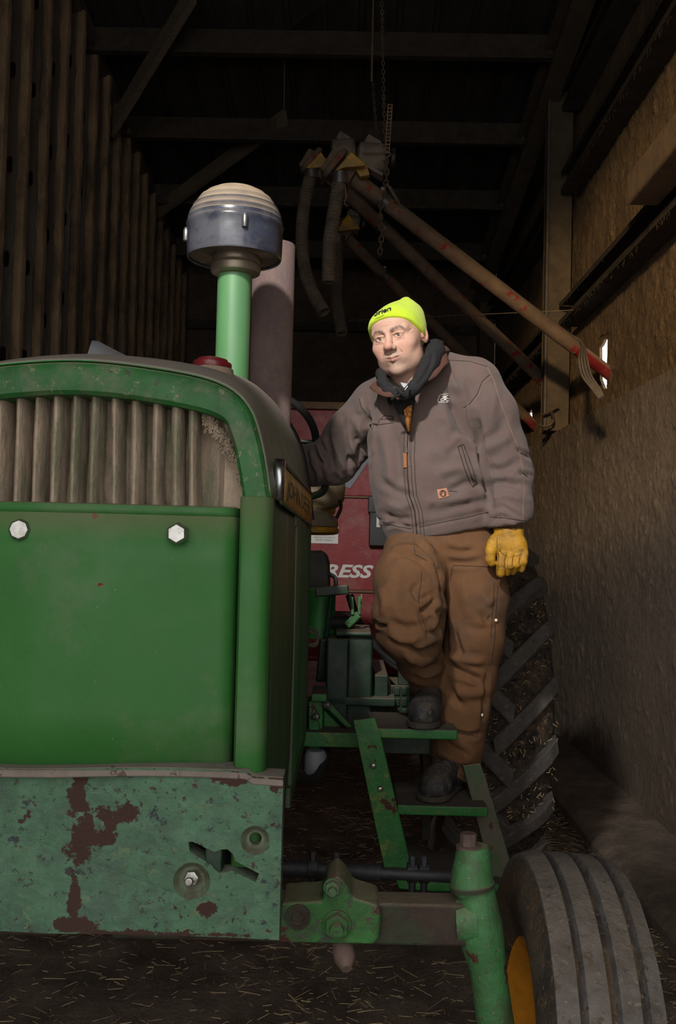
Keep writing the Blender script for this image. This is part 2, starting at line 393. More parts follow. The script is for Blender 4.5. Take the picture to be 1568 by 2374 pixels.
# ------------------------------------------------------------------ distance-field modelling for the figure
def smin(a, b, k):
    if k <= 0: return np.minimum(a, b)
    h = np.clip(.5+.5*(b-a)/k, 0, 1); return b*(1-h)+a*h - k*h*(1-h)
class Field:
    def __init__(s, lo, hi, h):
        s.lo = np.array(lo, float); s.h = h; s.n = np.ceil((np.array(hi)-s.lo)/h).astype(int)+1
        s.ax = [s.lo[i]+h*np.arange(s.n[i]) for i in range(3)]; s.F = np.full(tuple(s.n), .5, np.float32)
    def _sl(s, lo, hi):
        r = []
        for i in range(3):
            a = max(0, int((lo[i]-s.lo[i])/s.h)); b = min(s.n[i], int((hi[i]-s.lo[i])/s.h)+2)
            r.append(slice(a, max(a, b)))
        return tuple(r)
    def app(s, fn, lo, hi, k, sub=False, pad=.03):
        lo = np.array(lo)-pad-k; hi = np.array(hi)+pad+k; sl = s._sl(lo, hi)
        if any(q.stop <= q.start for q in sl): return s
        x = s.ax[0][sl[0]][:, None, None]; y = s.ax[1][sl[1]][None, :, None]; z = s.ax[2][sl[2]][None, None, :]
        d = fn(x, y, z).astype(np.float32)
        s.F[sl] = -smin(-s.F[sl], d, k) if sub else smin(s.F[sl], d, k)
        return s
    def cap(s, a, b, ra, rb=None, k=.02, sub=False, sy=1.):
        rb = ra if rb is None else rb; a = np.array(a, float); b = np.array(b, float); ba = b-a; L2 = max(1e-9, (ba*ba).sum())
        def fn(x, y, z):
            t = np.clip(((x-a[0])*ba[0]+(y-a[1])*ba[1]+(z-a[2])*ba[2])/L2, 0, 1)
            return np.sqrt((x-a[0]-t*ba[0])**2+((y-a[1]-t*ba[1])/sy)**2+(z-a[2]-t*ba[2])**2)-(ra+(rb-ra)*t)
        r = max(ra, rb); return s.app(fn, np.minimum(a, b)-r, np.maximum(a, b)+r, k, sub)
    def chain(s, pts, k=.02, sub=False, sy=1.):      # pts: (vec, r)
        for (a, ra), (b, rb) in zip(pts[:-1], pts[1:]): s.cap(a, b, ra, rb, k, sub, sy)
        return s
    def ell(s, c, r, k=.02, rot=None, sub=False):
        c = np.array(c, float); r = np.array(r, float); Q = np.array(rot).T if rot is not None else np.eye(3)
        def fn(x, y, z):
            dx, dy, dz = x-c[0], y-c[1], z-c[2]
            u = [(Q[i, 0]*dx+Q[i, 1]*dy+Q[i, 2]*dz) for i in range(3)]
            k0 = np.sqrt(sum((u[i]/r[i])**2 for i in range(3))); k1 = np.sqrt(sum((u[i]/r[i]**2)**2 for i in range(3)))+1e-9
            return k0*(k0-1)/k1
        m = r.max(); return s.app(fn, c-m, c+m, k, sub)
    def cut(s, p, nrm, k=.004):        # keep the side where (x-p).n < 0
        p = np.array(p, float); nrm = np.array(nrm, float); nrm /= np.linalg.norm(nrm)
        x = s.ax[0][:, None, None]; y = s.ax[1][None, :, None]; z = s.ax[2][None, None, :]
        d = (x-p[0])*nrm[0]+(y-p[1])*nrm[1]+(z-p[2])*nrm[2]
        s.F = -smin(-s.F, -d.astype(np.float32), k); return s
    def mesh(s):
        F = s.F; n = s.n; S = F < 0; cn = n-1
        def cid(i, j, k): return (i*cn[1]+j)*cn[2]+k
        allc = []; allp = []; quads = []
        for ax in range(3):
            sl0 = [slice(None)]*3; sl1 = [slice(None)]*3; sl0[ax] = slice(0, -1); sl1[ax] = slice(1, None)
            s0, s1 = S[tuple(sl0)], S[tuple(sl1)]
            I = np.argwhere(s0 != s1)
            o1, o2 = (ax+1) % 3, (ax+2) % 3
            ok = (I[:, o1] > 0) & (I[:, o1] < n[o1]-1) & (I[:, o2] > 0) & (I[:, o2] < n[o2]-1); I = I[ok]
            J = I.copy(); J[:, ax] += 1
            f0 = F[I[:, 0], I[:, 1], I[:, 2]]; f1 = F[J[:, 0], J[:, 1], J[:, 2]]
            t = np.clip(f0/(f0-f1), .02, .98)
            p = s.lo + I*s.h; p[:, ax] += t*s.h
            cs = []
            for (a, b) in ((-1, -1), (0, -1), (0, 0), (-1, 0)):
                K = I.copy(); K[:, o1] += a; K[:, o2] += b
                c = cid(K[:, 0], K[:, 1], K[:, 2]); cs.append(c); allc.append(c); allp.append(p)
            q = np.stack(cs, 1); neg = f0 >= 0; q[neg] = q[neg][:, ::-1]; quads.append(q)
        c = np.concatenate(allc); p = np.concatenate(allp); q = np.concatenate(quads)
        u, inv = np.unique(c, return_inverse=True); inv = inv.ravel(); cnt = np.bincount(inv)
        V = np.stack([np.bincount(inv, p[:, i])/cnt for i in range(3)], 1)
        return V, np.searchsorted(u, q)
def np_mesh(name, V, Q, m, parent=None, col=None, smooth_it=1):
    V = np.array(V, float)
    if smooth_it:
        e = np.concatenate([Q[:, [0, 1]], Q[:, [1, 2]], Q[:, [2, 3]], Q[:, [3, 0]]]); n = len(V)
        deg = np.bincount(e[:, 0], minlength=n)+np.bincount(e[:, 1], minlength=n)
        for _ in range(smooth_it):
            A = np.stack([np.bincount(e[:, 0], V[e[:, 1], i], n)+np.bincount(e[:, 1], V[e[:, 0], i], n) for i in range(3)], 1)
            V = V*.5 + .5*A/np.maximum(deg, 1)[:, None]
    o_ = np.array(org(parent)); me = bpy.data.meshes.new(name)
    me.vertices.add(len(V)); me.vertices.foreach_set('co', (V-o_).ravel().astype(np.float32))
    me.loops.add(Q.size); me.loops.foreach_set('vertex_index', Q.ravel().astype(np.int32))
    me.polygons.add(len(Q)); me.polygons.foreach_set('loop_start', (np.arange(len(Q))*4).astype(np.int32))
    me.update(calc_edges=True); me.validate()
    if col is not None:
        a = me.color_attributes.new('Col', 'FLOAT_COLOR', 'POINT')
        a.data.foreach_set('color', np.concatenate([col, np.ones((len(col), 1))], 1).ravel().astype(np.float32))
    ob = new_obj(name, me, parent, m, True)
    if parent is not None: ORG[ob.name] = org(parent)
    return ob, V
def normals_of(ob):
    me = ob.data; a = np.zeros(len(me.vertices)*3, np.float32); me.vertex_normals.foreach_get('vector', a); return a.reshape(-1, 3)
def displace(ob, V, disp):
    V2 = V + normals_of(ob)*disp[:, None]; me = ob.data
    o_ = np.array(ORG.get(ob.name, Vector((0, 0, 0))))
    me.vertices.foreach_set('co', (V2-o_).ravel().astype(np.float32)); me.update(); return V2
def strokes(ob, V, lst):      # folds: (px points, width px, depth m): negative presses in
    N_ = normals_of(ob); pv = project(V); view = V-np.array(CAM); view /= np.linalg.norm(view, axis=1)[:, None]
    face = np.clip(-(view*N_).sum(1)*2.2+.25, 0, 1); D = np.zeros(len(V))
    for pts, w, dep in lst:
        pts = np.array([tuple(q)[:2] for q in catmull([(a, b, 0) for a, b in pts], 5)])
        best = np.full(len(V), 1e9); tt = np.zeros(len(V)); m = len(pts)-1
        for i in range(m):
            a, b = pts[i], pts[i+1]; ab = b-a; L2 = max(1e-6, (ab**2).sum())
            t = np.clip(((pv-a)@ab)/L2, 0, 1); d = np.linalg.norm(pv-a-t[:, None]*ab, axis=1)
            k = d < best; best[k] = d[k]; tt[k] = (i+t[k])/m
        tap = np.clip(np.minimum(tt, 1-tt)*5, .25, 1)
        x = best/w; D += dep*tap*(np.exp(-x*x) - .35*np.exp(-(x-1.9)**2/.8))*face
    return displace(ob, V, D)
def vnoise(V, scale, seed=0):    # cheap smooth noise from rotated sines
    r = np.random.default_rng(seed); o = np.zeros(len(V))
    for i in range(7):
        k = r.normal(size=3)*np.array(scale)*(.6+.25*i); o += np.sin(V@k + r.uniform(0, 6.28))/(1+.35*i)
    return o/3.2
# ------------------------------------------------------------------ the barn
XR, XRS = 1.56, 1.70           # concrete face, upper sheeting
XL, XLS = -2.02, -2.20         # stud edge, left sheeting
YB, YF = 12.0, -0.9            # back wall, front wall (door side)
roofz = lambda y: 6.38 - 0.14*y

def struct(o, label=None): o['kind'] = 'structure'; return o
# floor
rows = []
for j in range(150):
    y = 0.2 + (YB-.2)*(j/149)**1.25; row = []
    for i in range(70):
        x = -2.3 + 4.1*i/69
        z = .012*math.sin(x*3.1+y*1.3)+.01*math.sin(x*7.3-y*4.1)+.006*math.sin(x*17+y*13)+random.uniform(-.006, .006)
        row.append((x, y, z-.02))
    rows.append(row)
mb = MB(); mb.grid(rows); mb.box((-.25, -2.4, -.06), (30, 5.3, .08)); floor = struct(mb.build('floor', M['earth'], smooth=True))
# floor straw: nobody could count it
mb = MB()
def straw_at(x, y, L_, z=.0, lift=.012, w=.0016):
    a = random.uniform(0, math.pi); d = Vector((math.cos(a), math.sin(a), random.uniform(-.12, .18)))*L_/2
    mid = Vector((x, y, z+random.uniform(.0, lift))); s_ = Vector((-d.y, d.x, 0)).normalized()*w
    mb.add([mid-d-s_, mid-d+s_, mid+d+s_*.8, mid+d-s_*.8, mid-d+Vector((0, 0, w*1.5)), mid+d+Vector((0, 0, w*1.5))], [(0, 1, 4), (1, 2, 5, 4), (3, 0, 4, 5), (2, 3, 5)])
clump = [(random.uniform(-1.9, 1.5), random.uniform(2.8, 7)) for _ in range(60)] + [(random.uniform(.7, 1.5), random.uniform(3.2, 5.6)) for _ in range(35)]
for i in range(8500):
    if random.random() < .6:
        c = random.choice(clump); x, y = random.gauss(c[0], .16), random.gauss(c[1], .22)
    else: x, y = random.uniform(-2, 1.55), 2.6+5.5*random.random()**1.6
    if -2.1 < x < 1.52 and y > 1.2: straw_at(x, y, random.choice((.012, .02, .02, .03, .045, .07)), w=random.uniform(.0006, .0014))
so_ = mb.build('scattered_straw', M['straw']); tag(so_, 'loose chopped straw scattered over the brown earth floor', 'straw', kind='stuff')

# right wall
wr = empty('wall_right', (XR, 6, 0), kind='structure')
def panel(name, y0, y1, z0, z1, x0, x1, m, par, bev=.012):
    mb = MB(); mb.box(((x0+x1)/2, (y0+y1)/2, (z0+z1)/2), (x1-x0, y1-y0, z1-z0)); return mb.build(name, m, par, bevel=bev)
zc = 2.32
edges = [-.9, 1.5, 3.0, 4.5, 6.05, 7.2, 8.4, 9.6, 10.8, 12.]
for a, b in zip(edges[:-1], edges[1:]):
    panel('concrete_panel', a+.002, b-.002, -.1, zc+random.uniform(-.008, .008), XR, XRS+.06, M['concrete'], wr, 0)
    panel('panel_joint', b-.006, b+.006, 0, zc-.01, XR-.003, XR+.02, M['girt'], wr, 0)
panel('lower_board', -.9, 6.03, -.1, 1.13, XR-.005, XR+.02, M['concrete'], wr, .003)
# upper sheeting with the holes broken in it
holes_px = [ [(1391,806),(1396,800),(1402,787),(1410,785),(1410,818),(1408,842),(1409,872),(1409,900),(1401,902),(1392,880)],
             [(1300,882),(1303,876),(1306,877),(1305,905),(1304,930),(1299,932)],
             [(1225,955),(1229,957),(1231,950),(1234,951),(1235,970),(1234,982),(1228,980)] ]
def on_sheet(p): q = PXw(p[0], p[1], XRS+.02); return (q.y, q.z)
seams = [-.9, .6, 1.6, 2.6, 3.6, 4.62, 5.28, 5.98, 6.7, 7.45, 8.1, 8.9, 9.8, 10.8, 12.]
holes = [[on_sheet(p) for p in h] for h in holes_px]
X1_ = XRS+.02
for a, b in zip(seams[:-1], seams[1:]):
    outer = [(a+.004, 2.2), (b-.004, 2.2), (b-.004, roofz(b)+.15), (a+.004, roofz(a)+.15)]
    hs = []
    for h in holes:
        cy = sum(q[0] for q in h)/len(h)
        if a < cy < b: hs.append([(min(max(q[0], a+.01), b-.01), q[1]) for q in h])
    loops = [[Vector((0, y, z)) for y, z in outer]] + [[Vector((0, y, z)) for y, z in h] for h in hs]
    tr = tessellate_polygon(loops); flat = [p for l in loops for p in l]; mb = MB(); n = len(flat)
    jit = random.uniform(-.002, .002)
    vs = [(X1_+jit, p.y, p.z) for p in flat]+[(X1_+.02+jit, p.y, p.z) for p in flat]
    fs = []
    for t in tr:
        p0, p1, p2 = [flat[i] for i in t]; s_ = (p1-p0).cross(p2-p0).x
        t = tuple(t) if s_ < 0 else tuple(t)[::-1]
        fs.append(t); fs.append(tuple(i+n for i in t)[::-1])
    k = 0
    for li, l in enumerate(loops):
        for i in range(len(l)): j = (i+1) % len(l); fs.append((k+i, k+j, k+j+n, k+i+n) if li else (k+j, k+i, k+i+n, k+j+n))
        k += len(l)
    mb.add(vs, fs); mb.build('wall_sheet', M['dustwall'], wr)
    mb = MB(); mb.box((X1_+.003, b, 3.9), (.012, .012, 3.4)); mb.build('sheet_seam', M['girt'], wr)
# clods of feed dust caked on the wall, real relief
def clods(y0, y1, z0, z1, ny, nz, X, amp, m, skip=None, ztop=None):
    g = rng.normal(size=(nz+1, ny+1)); 
    def blur(a, k):
        for _ in range(k): a = (np.roll(a, 1, 0)+np.roll(a, -1, 0)+np.roll(a, 1, 1)+np.roll(a, -1, 1)+2*a)/6
        return a/a.std()
    h = np.abs(blur(g, 1))*.55+blur(rng.normal(size=g.shape), 10)*.5+np.clip(blur(rng.normal(size=g.shape), 3)-1.2, 0, 9)*1.0
    Y, Z = np.meshgrid(np.linspace(y0, y1, ny+1), np.linspace(z0, z1, nz+1))
    if ztop is not None: Z = z0+(Z-z0)*(np.vectorize(ztop)(Y)-z0)/(z1-z0)
    V = np.stack([X-.002-amp*np.clip(h, 0, 3), Y, Z], -1).reshape(-1, 3)
    idx = np.arange((nz+1)*(ny+1)).reshape(nz+1, ny+1); Q = np.stack([idx[:-1, :-1], idx[1:, :-1], idx[1:, 1:], idx[:-1, 1:]], -1).reshape(-1, 4)
    if skip:
        c = V[Q].mean(1); keep = np.ones(len(Q), bool)
        for hl in skip:
            ys = [q[0] for q in hl]; zs = [q[1] for q in hl]; keep &= ~((c[:, 1] > min(ys)-.03) & (c[:, 1] < max(ys)+.03) & (c[:, 2] > min(zs)-.03) & (c[:, 2] < max(zs)+.03))
        Q = Q[keep]
    o, _ = np_mesh('caked_dust', V, Q, m, wr, None, 0); o['kind'] = 'stuff'
clods(3.4, 9.5, .02, zc, 420, 190, XR, .0045, M['concrete'])
clods(3.4, 9.5, zc, 5.3, 420, 200, XRS+.018, .0055, M['dustwall'], skip=holes, ztop=lambda y: roofz(y))
# girts (C channels) and small ragged dust hanging from them
def girt(z, y0, y1, X0=XR+.0, h=.17, dep=.15):
    mb = MB(); mb.box((X0+dep/2, (y0+y1)/2, z-.006), (dep, y1-y0, .012)); mb.box((X0+dep/2, (y0+y1)/2, z-h), (dep, y1-y0, .01))
    mb.box((X0+dep-.005, (y0+y1)/2, z-h/2), (.01, y1-y0, h)); mb.box((X0+.004, (y0+y1)/2, z-.02), (.006, y1-y0, .03)); mb.box((X0+.004, (y0+y1)/2, z-h+.02), (.006, y1-y0, .035))
    o = mb.build('girt', M['girt'], wr)
    mb = MB()
    for i in range(int((y1-y0)*40)):
        y = random.uniform(y0, y1); zz = z-h if random.random() < .6 else z-.012; l_ = random.uniform(.008, .04)
        x = X0+random.uniform(0, .02); mb.tube([(x, y, zz), (x+random.uniform(-.01, .01), y+random.uniform(-.01, .01), zz-l_)], [.003, .0008], 4)
    q = mb.build('hanging_dust', M['girt'], wr); q['kind'] = 'stuff'
for z in (3.30, 4.32, 4.97):
    girt(z, -.9, 7.55); girt(z-.02, 7.85, 11.9)
# columns
def column(y):
    XR = globals()['XR']-.06; t = empty('steel_column', (XR-.02, y, zc), 'dusty brown steel I column standing on the concrete wall' if y < 9 else 'far dark steel column at the back right corner', 'column')
    mb = MB(); z0, z1 = zc+.012, roofz(y)-.02; zc_ = (z0+z1)/2
    mb.box((XR+.07, y-.088, zc_), (.18, .012, z1-z0)); mb.box((XR+.07, y+.088, zc_), (.18, .012, z1-z0)); mb.box((XR+.07, y, zc_), (.012, .17, z1-z0))
    mb.box((XR-.012, y-.02, zc_), (.012, .16, z1-z0))
    mb.build('column_shaft', M['beam'], t, bevel=.003)
    mb = MB(); mb.box((XR+.10, y, z0+.01), (.2, .24, .02)); mb.build('base_flange', M['beam'], t, bevel=.003)
    if y < 9:
        mb = MB(); mb.tube([(XR-.025, y-.112, z0), (XR-.03, y-.112, z1-.3)], .012, 8); mb.build('conduit', M['cable'], t, smooth=True)
    return t
column(7.7); column(11.75)
# kerb
mb = MB(); mb.prism([(1.18, 0, -.1), (1.56, 0, -.1), (1.56, 0, .10), (1.22, 0, .085), (1.18, 0, .05)], (0, YB, 0)); kb = mb.build('trim_1', M['earth'], bevel=.01); kb['kind'] = 'structure'

# left wall: sheeting and perforated studs
wl = empty('wall_left', (XL, 6, 0), kind='structure')
for k in range(9):
    a, b = -.9+k*1.434, -.9+(k+1)*1.434
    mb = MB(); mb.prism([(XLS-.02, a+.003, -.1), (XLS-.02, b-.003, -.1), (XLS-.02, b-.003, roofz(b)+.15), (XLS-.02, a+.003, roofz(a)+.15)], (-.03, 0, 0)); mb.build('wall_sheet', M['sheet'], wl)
studs = [5.56+.386*i for i in range(17)] + [5.56-.386*i for i in range(1, 9)]
for y in studs:
    z1 = roofz(y)-.12; zz = -.05
    # web with obround slots, facing the door
    slots = []; z = random.uniform(.0, .3)
    while z < z1-.2: slots.append(z); z += .58
    x0, x1 = XL-.005, XLS+.0; xm = (x0+x1)/2; hw = .017; hh = .05; zcur = zz; mb = MB()
    for sz in slots:
        if sz-hh < zcur: continue
        mb.box((xm, y, (zcur+sz-hh)/2), (x0-x1, .004, sz-hh-zcur))
        for sg in (-1, 1):
            mb.box(((x0+xm+hw)/2 if sg > 0 else (x1+xm-hw)/2, y, sz), ((x0-xm-hw), .004, 2*hh))
        zcur = sz+hh
        for sg in (-1, 1):    # rounded slot ends
            for sx in (-1, 1):
                mb.prism([(xm+sx*hw, y-.002, sz+sg*hh), (xm+sx*hw*.3, y-.002, sz+sg*hh), (xm+sx*hw*.8, y-.002, sz+sg*(hh-.008)), (xm+sx*hw, y-.002, sz+sg*(hh-.02))], (0, .004, 0))
    mb.box((xm, y, (zcur+z1)/2), (x0-x1, .004, z1-zcur))
    st = mb.build('stud', M['studw'], wl)
    mb = MB(); nseg = 70; rows = []      # room-side flange under ragged dust
    for i in range(nseg+1):
        z = zz+(z1-zz)*i/nseg; j = lambda s_: random.uniform(0, s_)
        rows.append([(XL-.044-j(.014), y-.005, z), (XL-.032-j(.014), y-.016-j(.008), z), (XL-.012-j(.006), y-.018-j(.008), z), (XL+.004+j(.008), y-.008-j(.012), z), (XL+.012+j(.010), y+.015+j(.01), z), (XL+.004+j(.006), y+.05+j(.012), z), (XL-.012, y+.052, z)])
    mb.grid(rows, flip=True); mb.box((XL-.004, y+.024, (zz+z1)/2), (.008, .05, z1-zz)); mb.build('stud_flange', M['studm'], wl, smooth=True)
mb = MB(); mb.prism([(XLS, -.9, roofz(-.9)-.14), (XLS, YB, roofz(YB)-.14), (XLS, YB, roofz(YB)-.02), (XLS, -.9, roofz(-.9)-.02)], (.17, 0, 0)); mb.build('top_plate', M['studw'], wl)

# back wall
wb = empty('wall_back', (0, YB, 0), kind='structure')
for i in range(6):
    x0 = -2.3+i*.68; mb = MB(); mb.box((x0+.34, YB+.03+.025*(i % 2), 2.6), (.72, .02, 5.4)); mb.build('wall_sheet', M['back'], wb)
for z in (2.95, 4.05, 1.9):
    mb = MB(); mb.box((-.25, YB-.06, z), (3.9, .12, .10)); mb.build('girt', M['purlin'], wb)
# front wall round the open door
wf = empty('wall_front', (0, YF, 0), kind='structure')
for (x0, x1, z0, z1) in ((-2.3, 1.9, 4.5, 6.6), (1.45, 1.9, -.1, 4.5)):
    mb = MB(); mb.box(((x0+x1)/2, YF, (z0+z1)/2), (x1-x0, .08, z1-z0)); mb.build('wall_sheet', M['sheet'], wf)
# roof
ce = empty('ceiling', (0, 6, roofz(6)), kind='structure')
for i in range(15):
    x0 = -2.3+i*.285
    mb = MB(); prof = [(0, 0), (.012, .028), (.045, .028), (.06, 0), (.285, 0)]
    rows = [[(x0+u, y, roofz(y)+.08+w) for u, w in prof] for y in (-.95, 3, 7, YB+.1)]
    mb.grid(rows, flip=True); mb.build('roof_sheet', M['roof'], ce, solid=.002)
for y in (3.87, 5.07, 6.27, 7.47, 8.67, 9.87, 11.07):
    z = roofz(y)-.03; mb = MB(); mb.box((-.3, y, z-.07), (3.72, .012, .20)); mb.box((-.3, y-.03, z-.17), (3.72, .07, .012)); mb.box((-.3, y+.03, z+.03), (3.72, .07, .012)); mb.box((-.3, y-.06, z-.155), (3.72, .008, .03))
    mb.build('purlin', M['purlin'], ce)
    mb = MB(); mb.box((1.50, y-.02, z-.07), (.14, .02, .22)); mb.box((1.50, y-.035, z-.02), (.022, .02, .022)); mb.box((1.50, y-.035, z-.11), (.022, .02, .022)); mb.build('purlin_cleat', M['beam'], ce)
for x in (1.47,):
    mb = MB()
    for dz, w in ((-.12, .15), (-.42, .15)): mb.bar((x, 0, roofz(0)+dz), (x, YB, roofz(YB)+dz), w, .014)
    mb.bar((x, 0, roofz(0)-.27), (x, YB, roofz(YB)-.27), .012, .30); mb.build('rafter', M['beam'], ce)
def brace(a, b, w, h, label):
    mb = MB(); mb.bar(a, b, w, h, up=Vector((0, 0, 1))); o = mb.build('timber_brace', M['wood'], bevel=.004); return tag(o, label, 'brace')
brace(P(258, 300, 8.1), P(447, -15, 6.85), .05, .15, 'dusty timber brace slanting from the left wall to the roof, nearest of two')
brace(P(362, 492, 10.0), P(662, 272, 8.62), .05, .14, 'dusty timber brace behind the air intake, lower and farther of the two')
def rod(name, a, b, r, label, cat='rod', m='purlin'):
    mb = MB(); mb.tube([a, b], r, 6); o = mb.build(name, M[m], smooth=True); return tag(o, label, cat)
rod('brace_rod', P(655, 80, 7.7), P(300, 330, 9.6), .010, 'thin dark tie rod crossing under the roof to the left')
rod('brace_rod', P(655, 80, 7.6), P(1170, 420, 10.), .010, 'thin dark tie rod crossing under the roof down to the right')
rod('brace_rod', P(655, 80, 7.65), P(780, -20, 6.9), .010, 'short dark tie rod rising to the right above the crossing point')
rod('hanging_wire', P(660, 78, 7.6), P(659, 290, 7.6), .003, 'thin straight wire hanging from the tie rod crossing', 'wire', 'rope')
rod('string_line', P(808, 743, 8.4), PXw(1330, 719, XR), .0035, 'pale string stretched level behind the man towards the right wall', 'string', 'rope')
# dusty trunking on the lowest girt, with its little cable
t = empty('cable_trunking', (1.48, 4.4, 3.3), 'dust-covered square trunking box on the right wall, upper right corner', 'trunking')
mb = MB(); mb.box((1.475, 4.28, 3.285), (.17, 1.62, .165)); mb.build('trunking_box', M['fixture'], t, bevel=.02, seg=3)
mb = MB(); mb.tube(catmull([P(1492, 405, 4.9), P(1497, 385, 4.85), P(1512, 365, 4.8), P(1530, 358, 4.75)], 6), .006, 8); mb.build('flexible_cable', M['white'], t, smooth=True)
# iron hook on the column
t = empty('wall_hook', P(1275, 950, 7.55), 'rusty iron hook and bracket fixed low on the steel column', 'hook')
mb = MB(); a = P(1258, 962, 7.5); b = P(1295, 944, 7.55); mb.bar(a, b, .03, .010); mb.build('hook_bracket', M['girt'], t, bevel=.002)
mb = MB(); mb.tube(catmull([P(1278, 953, 7.5), P(1284, 972, 7.5), P(1278, 985, 7.48), P(1262, 990, 7.46), P(1250, 985, 7.45)], 6), .010, 8); mb.build('hook', M['girt'], t, smooth=True)
# ------------------------------------------------------------------ the tractor
XC = -.490
TR = empty('tractor', (XC, 2.6, 0), 'old green farm tractor facing the camera with a dusty ribbed grille', 'tractor')
TO = ORG['tractor']
sp = lambda px, py, d, rx, rz, seed: (tuple(P(px, py, d)-TO), (rx, 1., rz), seed)
M['nose'] = mat('nose_paint', lin(52, 108, 50), .5, spec=.3, specks=[(70, .66, (.16, .20, .12), 3.)], var=.07, vscale=4, dust=.5, dirt=.12, dirtcol=(.12, .17, .09), dscale=2.4, bump=.0004, rcol=(.16, .03, .025),
    spots=[sp(232, 1354, 1.74, .012, .009, 1.), sp(222, 1196, 1.74, .005, .006, 2.)])
M['bumper'] = mat('bumper_paint', lin(74, 112, 86), .6, var=.2, vscale=22, dust=.6, dlo=.6, dcol=(.25, .225, .2), dirt=.3, dirtcol=(.05, .075, .06), dscale=12, rust=.16, rscale=14, rcol=(.05, .023, .018), bump=.0022, bscale=34, bump2=.002, b2scale=12,
    specks=[(34, .585, (.10, .17, .09), 3.), (60, .60, (.03, .045, .04), 4.), (26, .62, (.025, .035, .035), 8.), (45, .615, (.055, .025, .018), 6.), (14, .655, (.055, .025, .018), 9.)],
    spots=[sp(180, 1850, 1.71, .022, .06, 1.), sp(188, 1960, 1.71, .025, .055, 2.), sp(235, 1950, 1.71, .035, .03, 3.), sp(258, 1890, 1.71, .045, .028, 4.), sp(172, 2080, 1.71, .013, .065, 5.), sp(178, 2140, 1.71, .045, .016, 6.), sp(250, 2168, 1.71, .16, .012, 7.), sp(500, 2172, 1.71, .10, .006, 17.), sp(40, 2170, 1.71, .08, .010, 18.), sp(560, 1812, 1.71, .06, .012, 8.), sp(480, 2115, 1.71, .02, .016, 9.), sp(635, 1815, 1.71, .02, .02, 11.)])
# hood outlines: (u, z) front and rear
front = [(0, 1.7345), (.145, 1.7227), (.2515, 1.7004), (.3053, 1.6595), (.3316, 1.5897), (.3475, 1.5024)]
rear = [(0, 1.915), (.145, 1.903), (.228, 1.870), (.288, 1.805), (.330, 1.700), (.361, 1.5024)]
def outline(t, n=5, shrink=0.):
    pts = [(a[0]*(1-t)+b[0]*t, 0, a[1]*(1-t)+b[1]*t) for a, b in zip(front, rear)]
    pts = [(-pts[1][0], 0, pts[1][2])]+pts
    c = catmull(pts, n)[n:]
    return [(p.x-(.0 if p.x < 1e-4 else shrink), p.z-shrink) for p in c]
def tof(d):
    k = [(1.75, 0), (1.80, .085), (1.88, .195), (2.0, .31), (2.2, .48), (2.5, .72), (2.8, .88), (3.35, 1.)]
    for (a, b), (c, e) in zip(k[:-1], k[1:]):
        if d <= c: return b+(e-b)*(d-a)/(c-a)
    return 1.
def full(hf): return [(-u, z) for u, z in hf[::-1]][:-1] + hf     # left to right
mb = MB(); rows = []
for i in range(40):
    d = 1.756+(3.34-1.756)*(i/39)**1.25; o_ = full(outline(tof(d))); rows.append([(XC+u, d, z) for u, z in o_])
mb.grid(rows, flip=True); hood = mb.build('hood', M['hood'], TR, smooth=True, solid=.004)
for n in list(hood.data.polygons): n.use_smooth = True
# rear edge trim of the hood, dark rubber
mb = MB(); mb.tube([(XC+u, 3.345, z) for u, z in full(outline(1.))], .012, 8); mb.build('hood_rear_trim', M['rubber'], TR, smooth=True)
mb = MB(); o1 = full(outline(1., 5, .012)); mb.prism([(XC+u, 3.33, z) for u, z in o1], (0, .01, 0)); mb.build('firewall', M['black'], TR)
# grille arch (front ring)
inner = [(0, 1.6765), (.145, 1.6645), (.2532, 1.6407), (.2786, 1.6023), (.294, 1.5401), (.3004, 1.5024)]
ic = catmull([(-.145, 0, 1.6645)]+[(u, 0, z) for u, z in inner], 5)[5:]; inn = full([(p.x, p.z) for p in ic]); out = full(outline(0.))
lerp = lambda t: [(XC+a[0]*(1-t)+b[0]*t, 0, a[1]*(1-t)+b[1]*t) for a, b in zip(out, inn)]
ringp = [(0., 1.765, 0), (0., 1.7545, 0), (.12, 1.7475, 0), (.5, 1.744, 0), (.88, 1.746, 0), (1., 1.753, 0), (1.0, 1.83, 0)]
rows = [[(p[0], y, p[2]) for p in lerp(t)] for t, y, _ in ringp]
mb = MB(); mb.grid(rows, flip=False)
n = len(out)
for e in (0, n-1):      # close the foot ends
    mb.add([r_[e] for r_ in rows], [tuple(range(len(rows))) if e == 0 else tuple(range(len(rows)-1, -1, -1))])
arch = mb.build('grille_arch', M['arch'], TR, smooth=True)
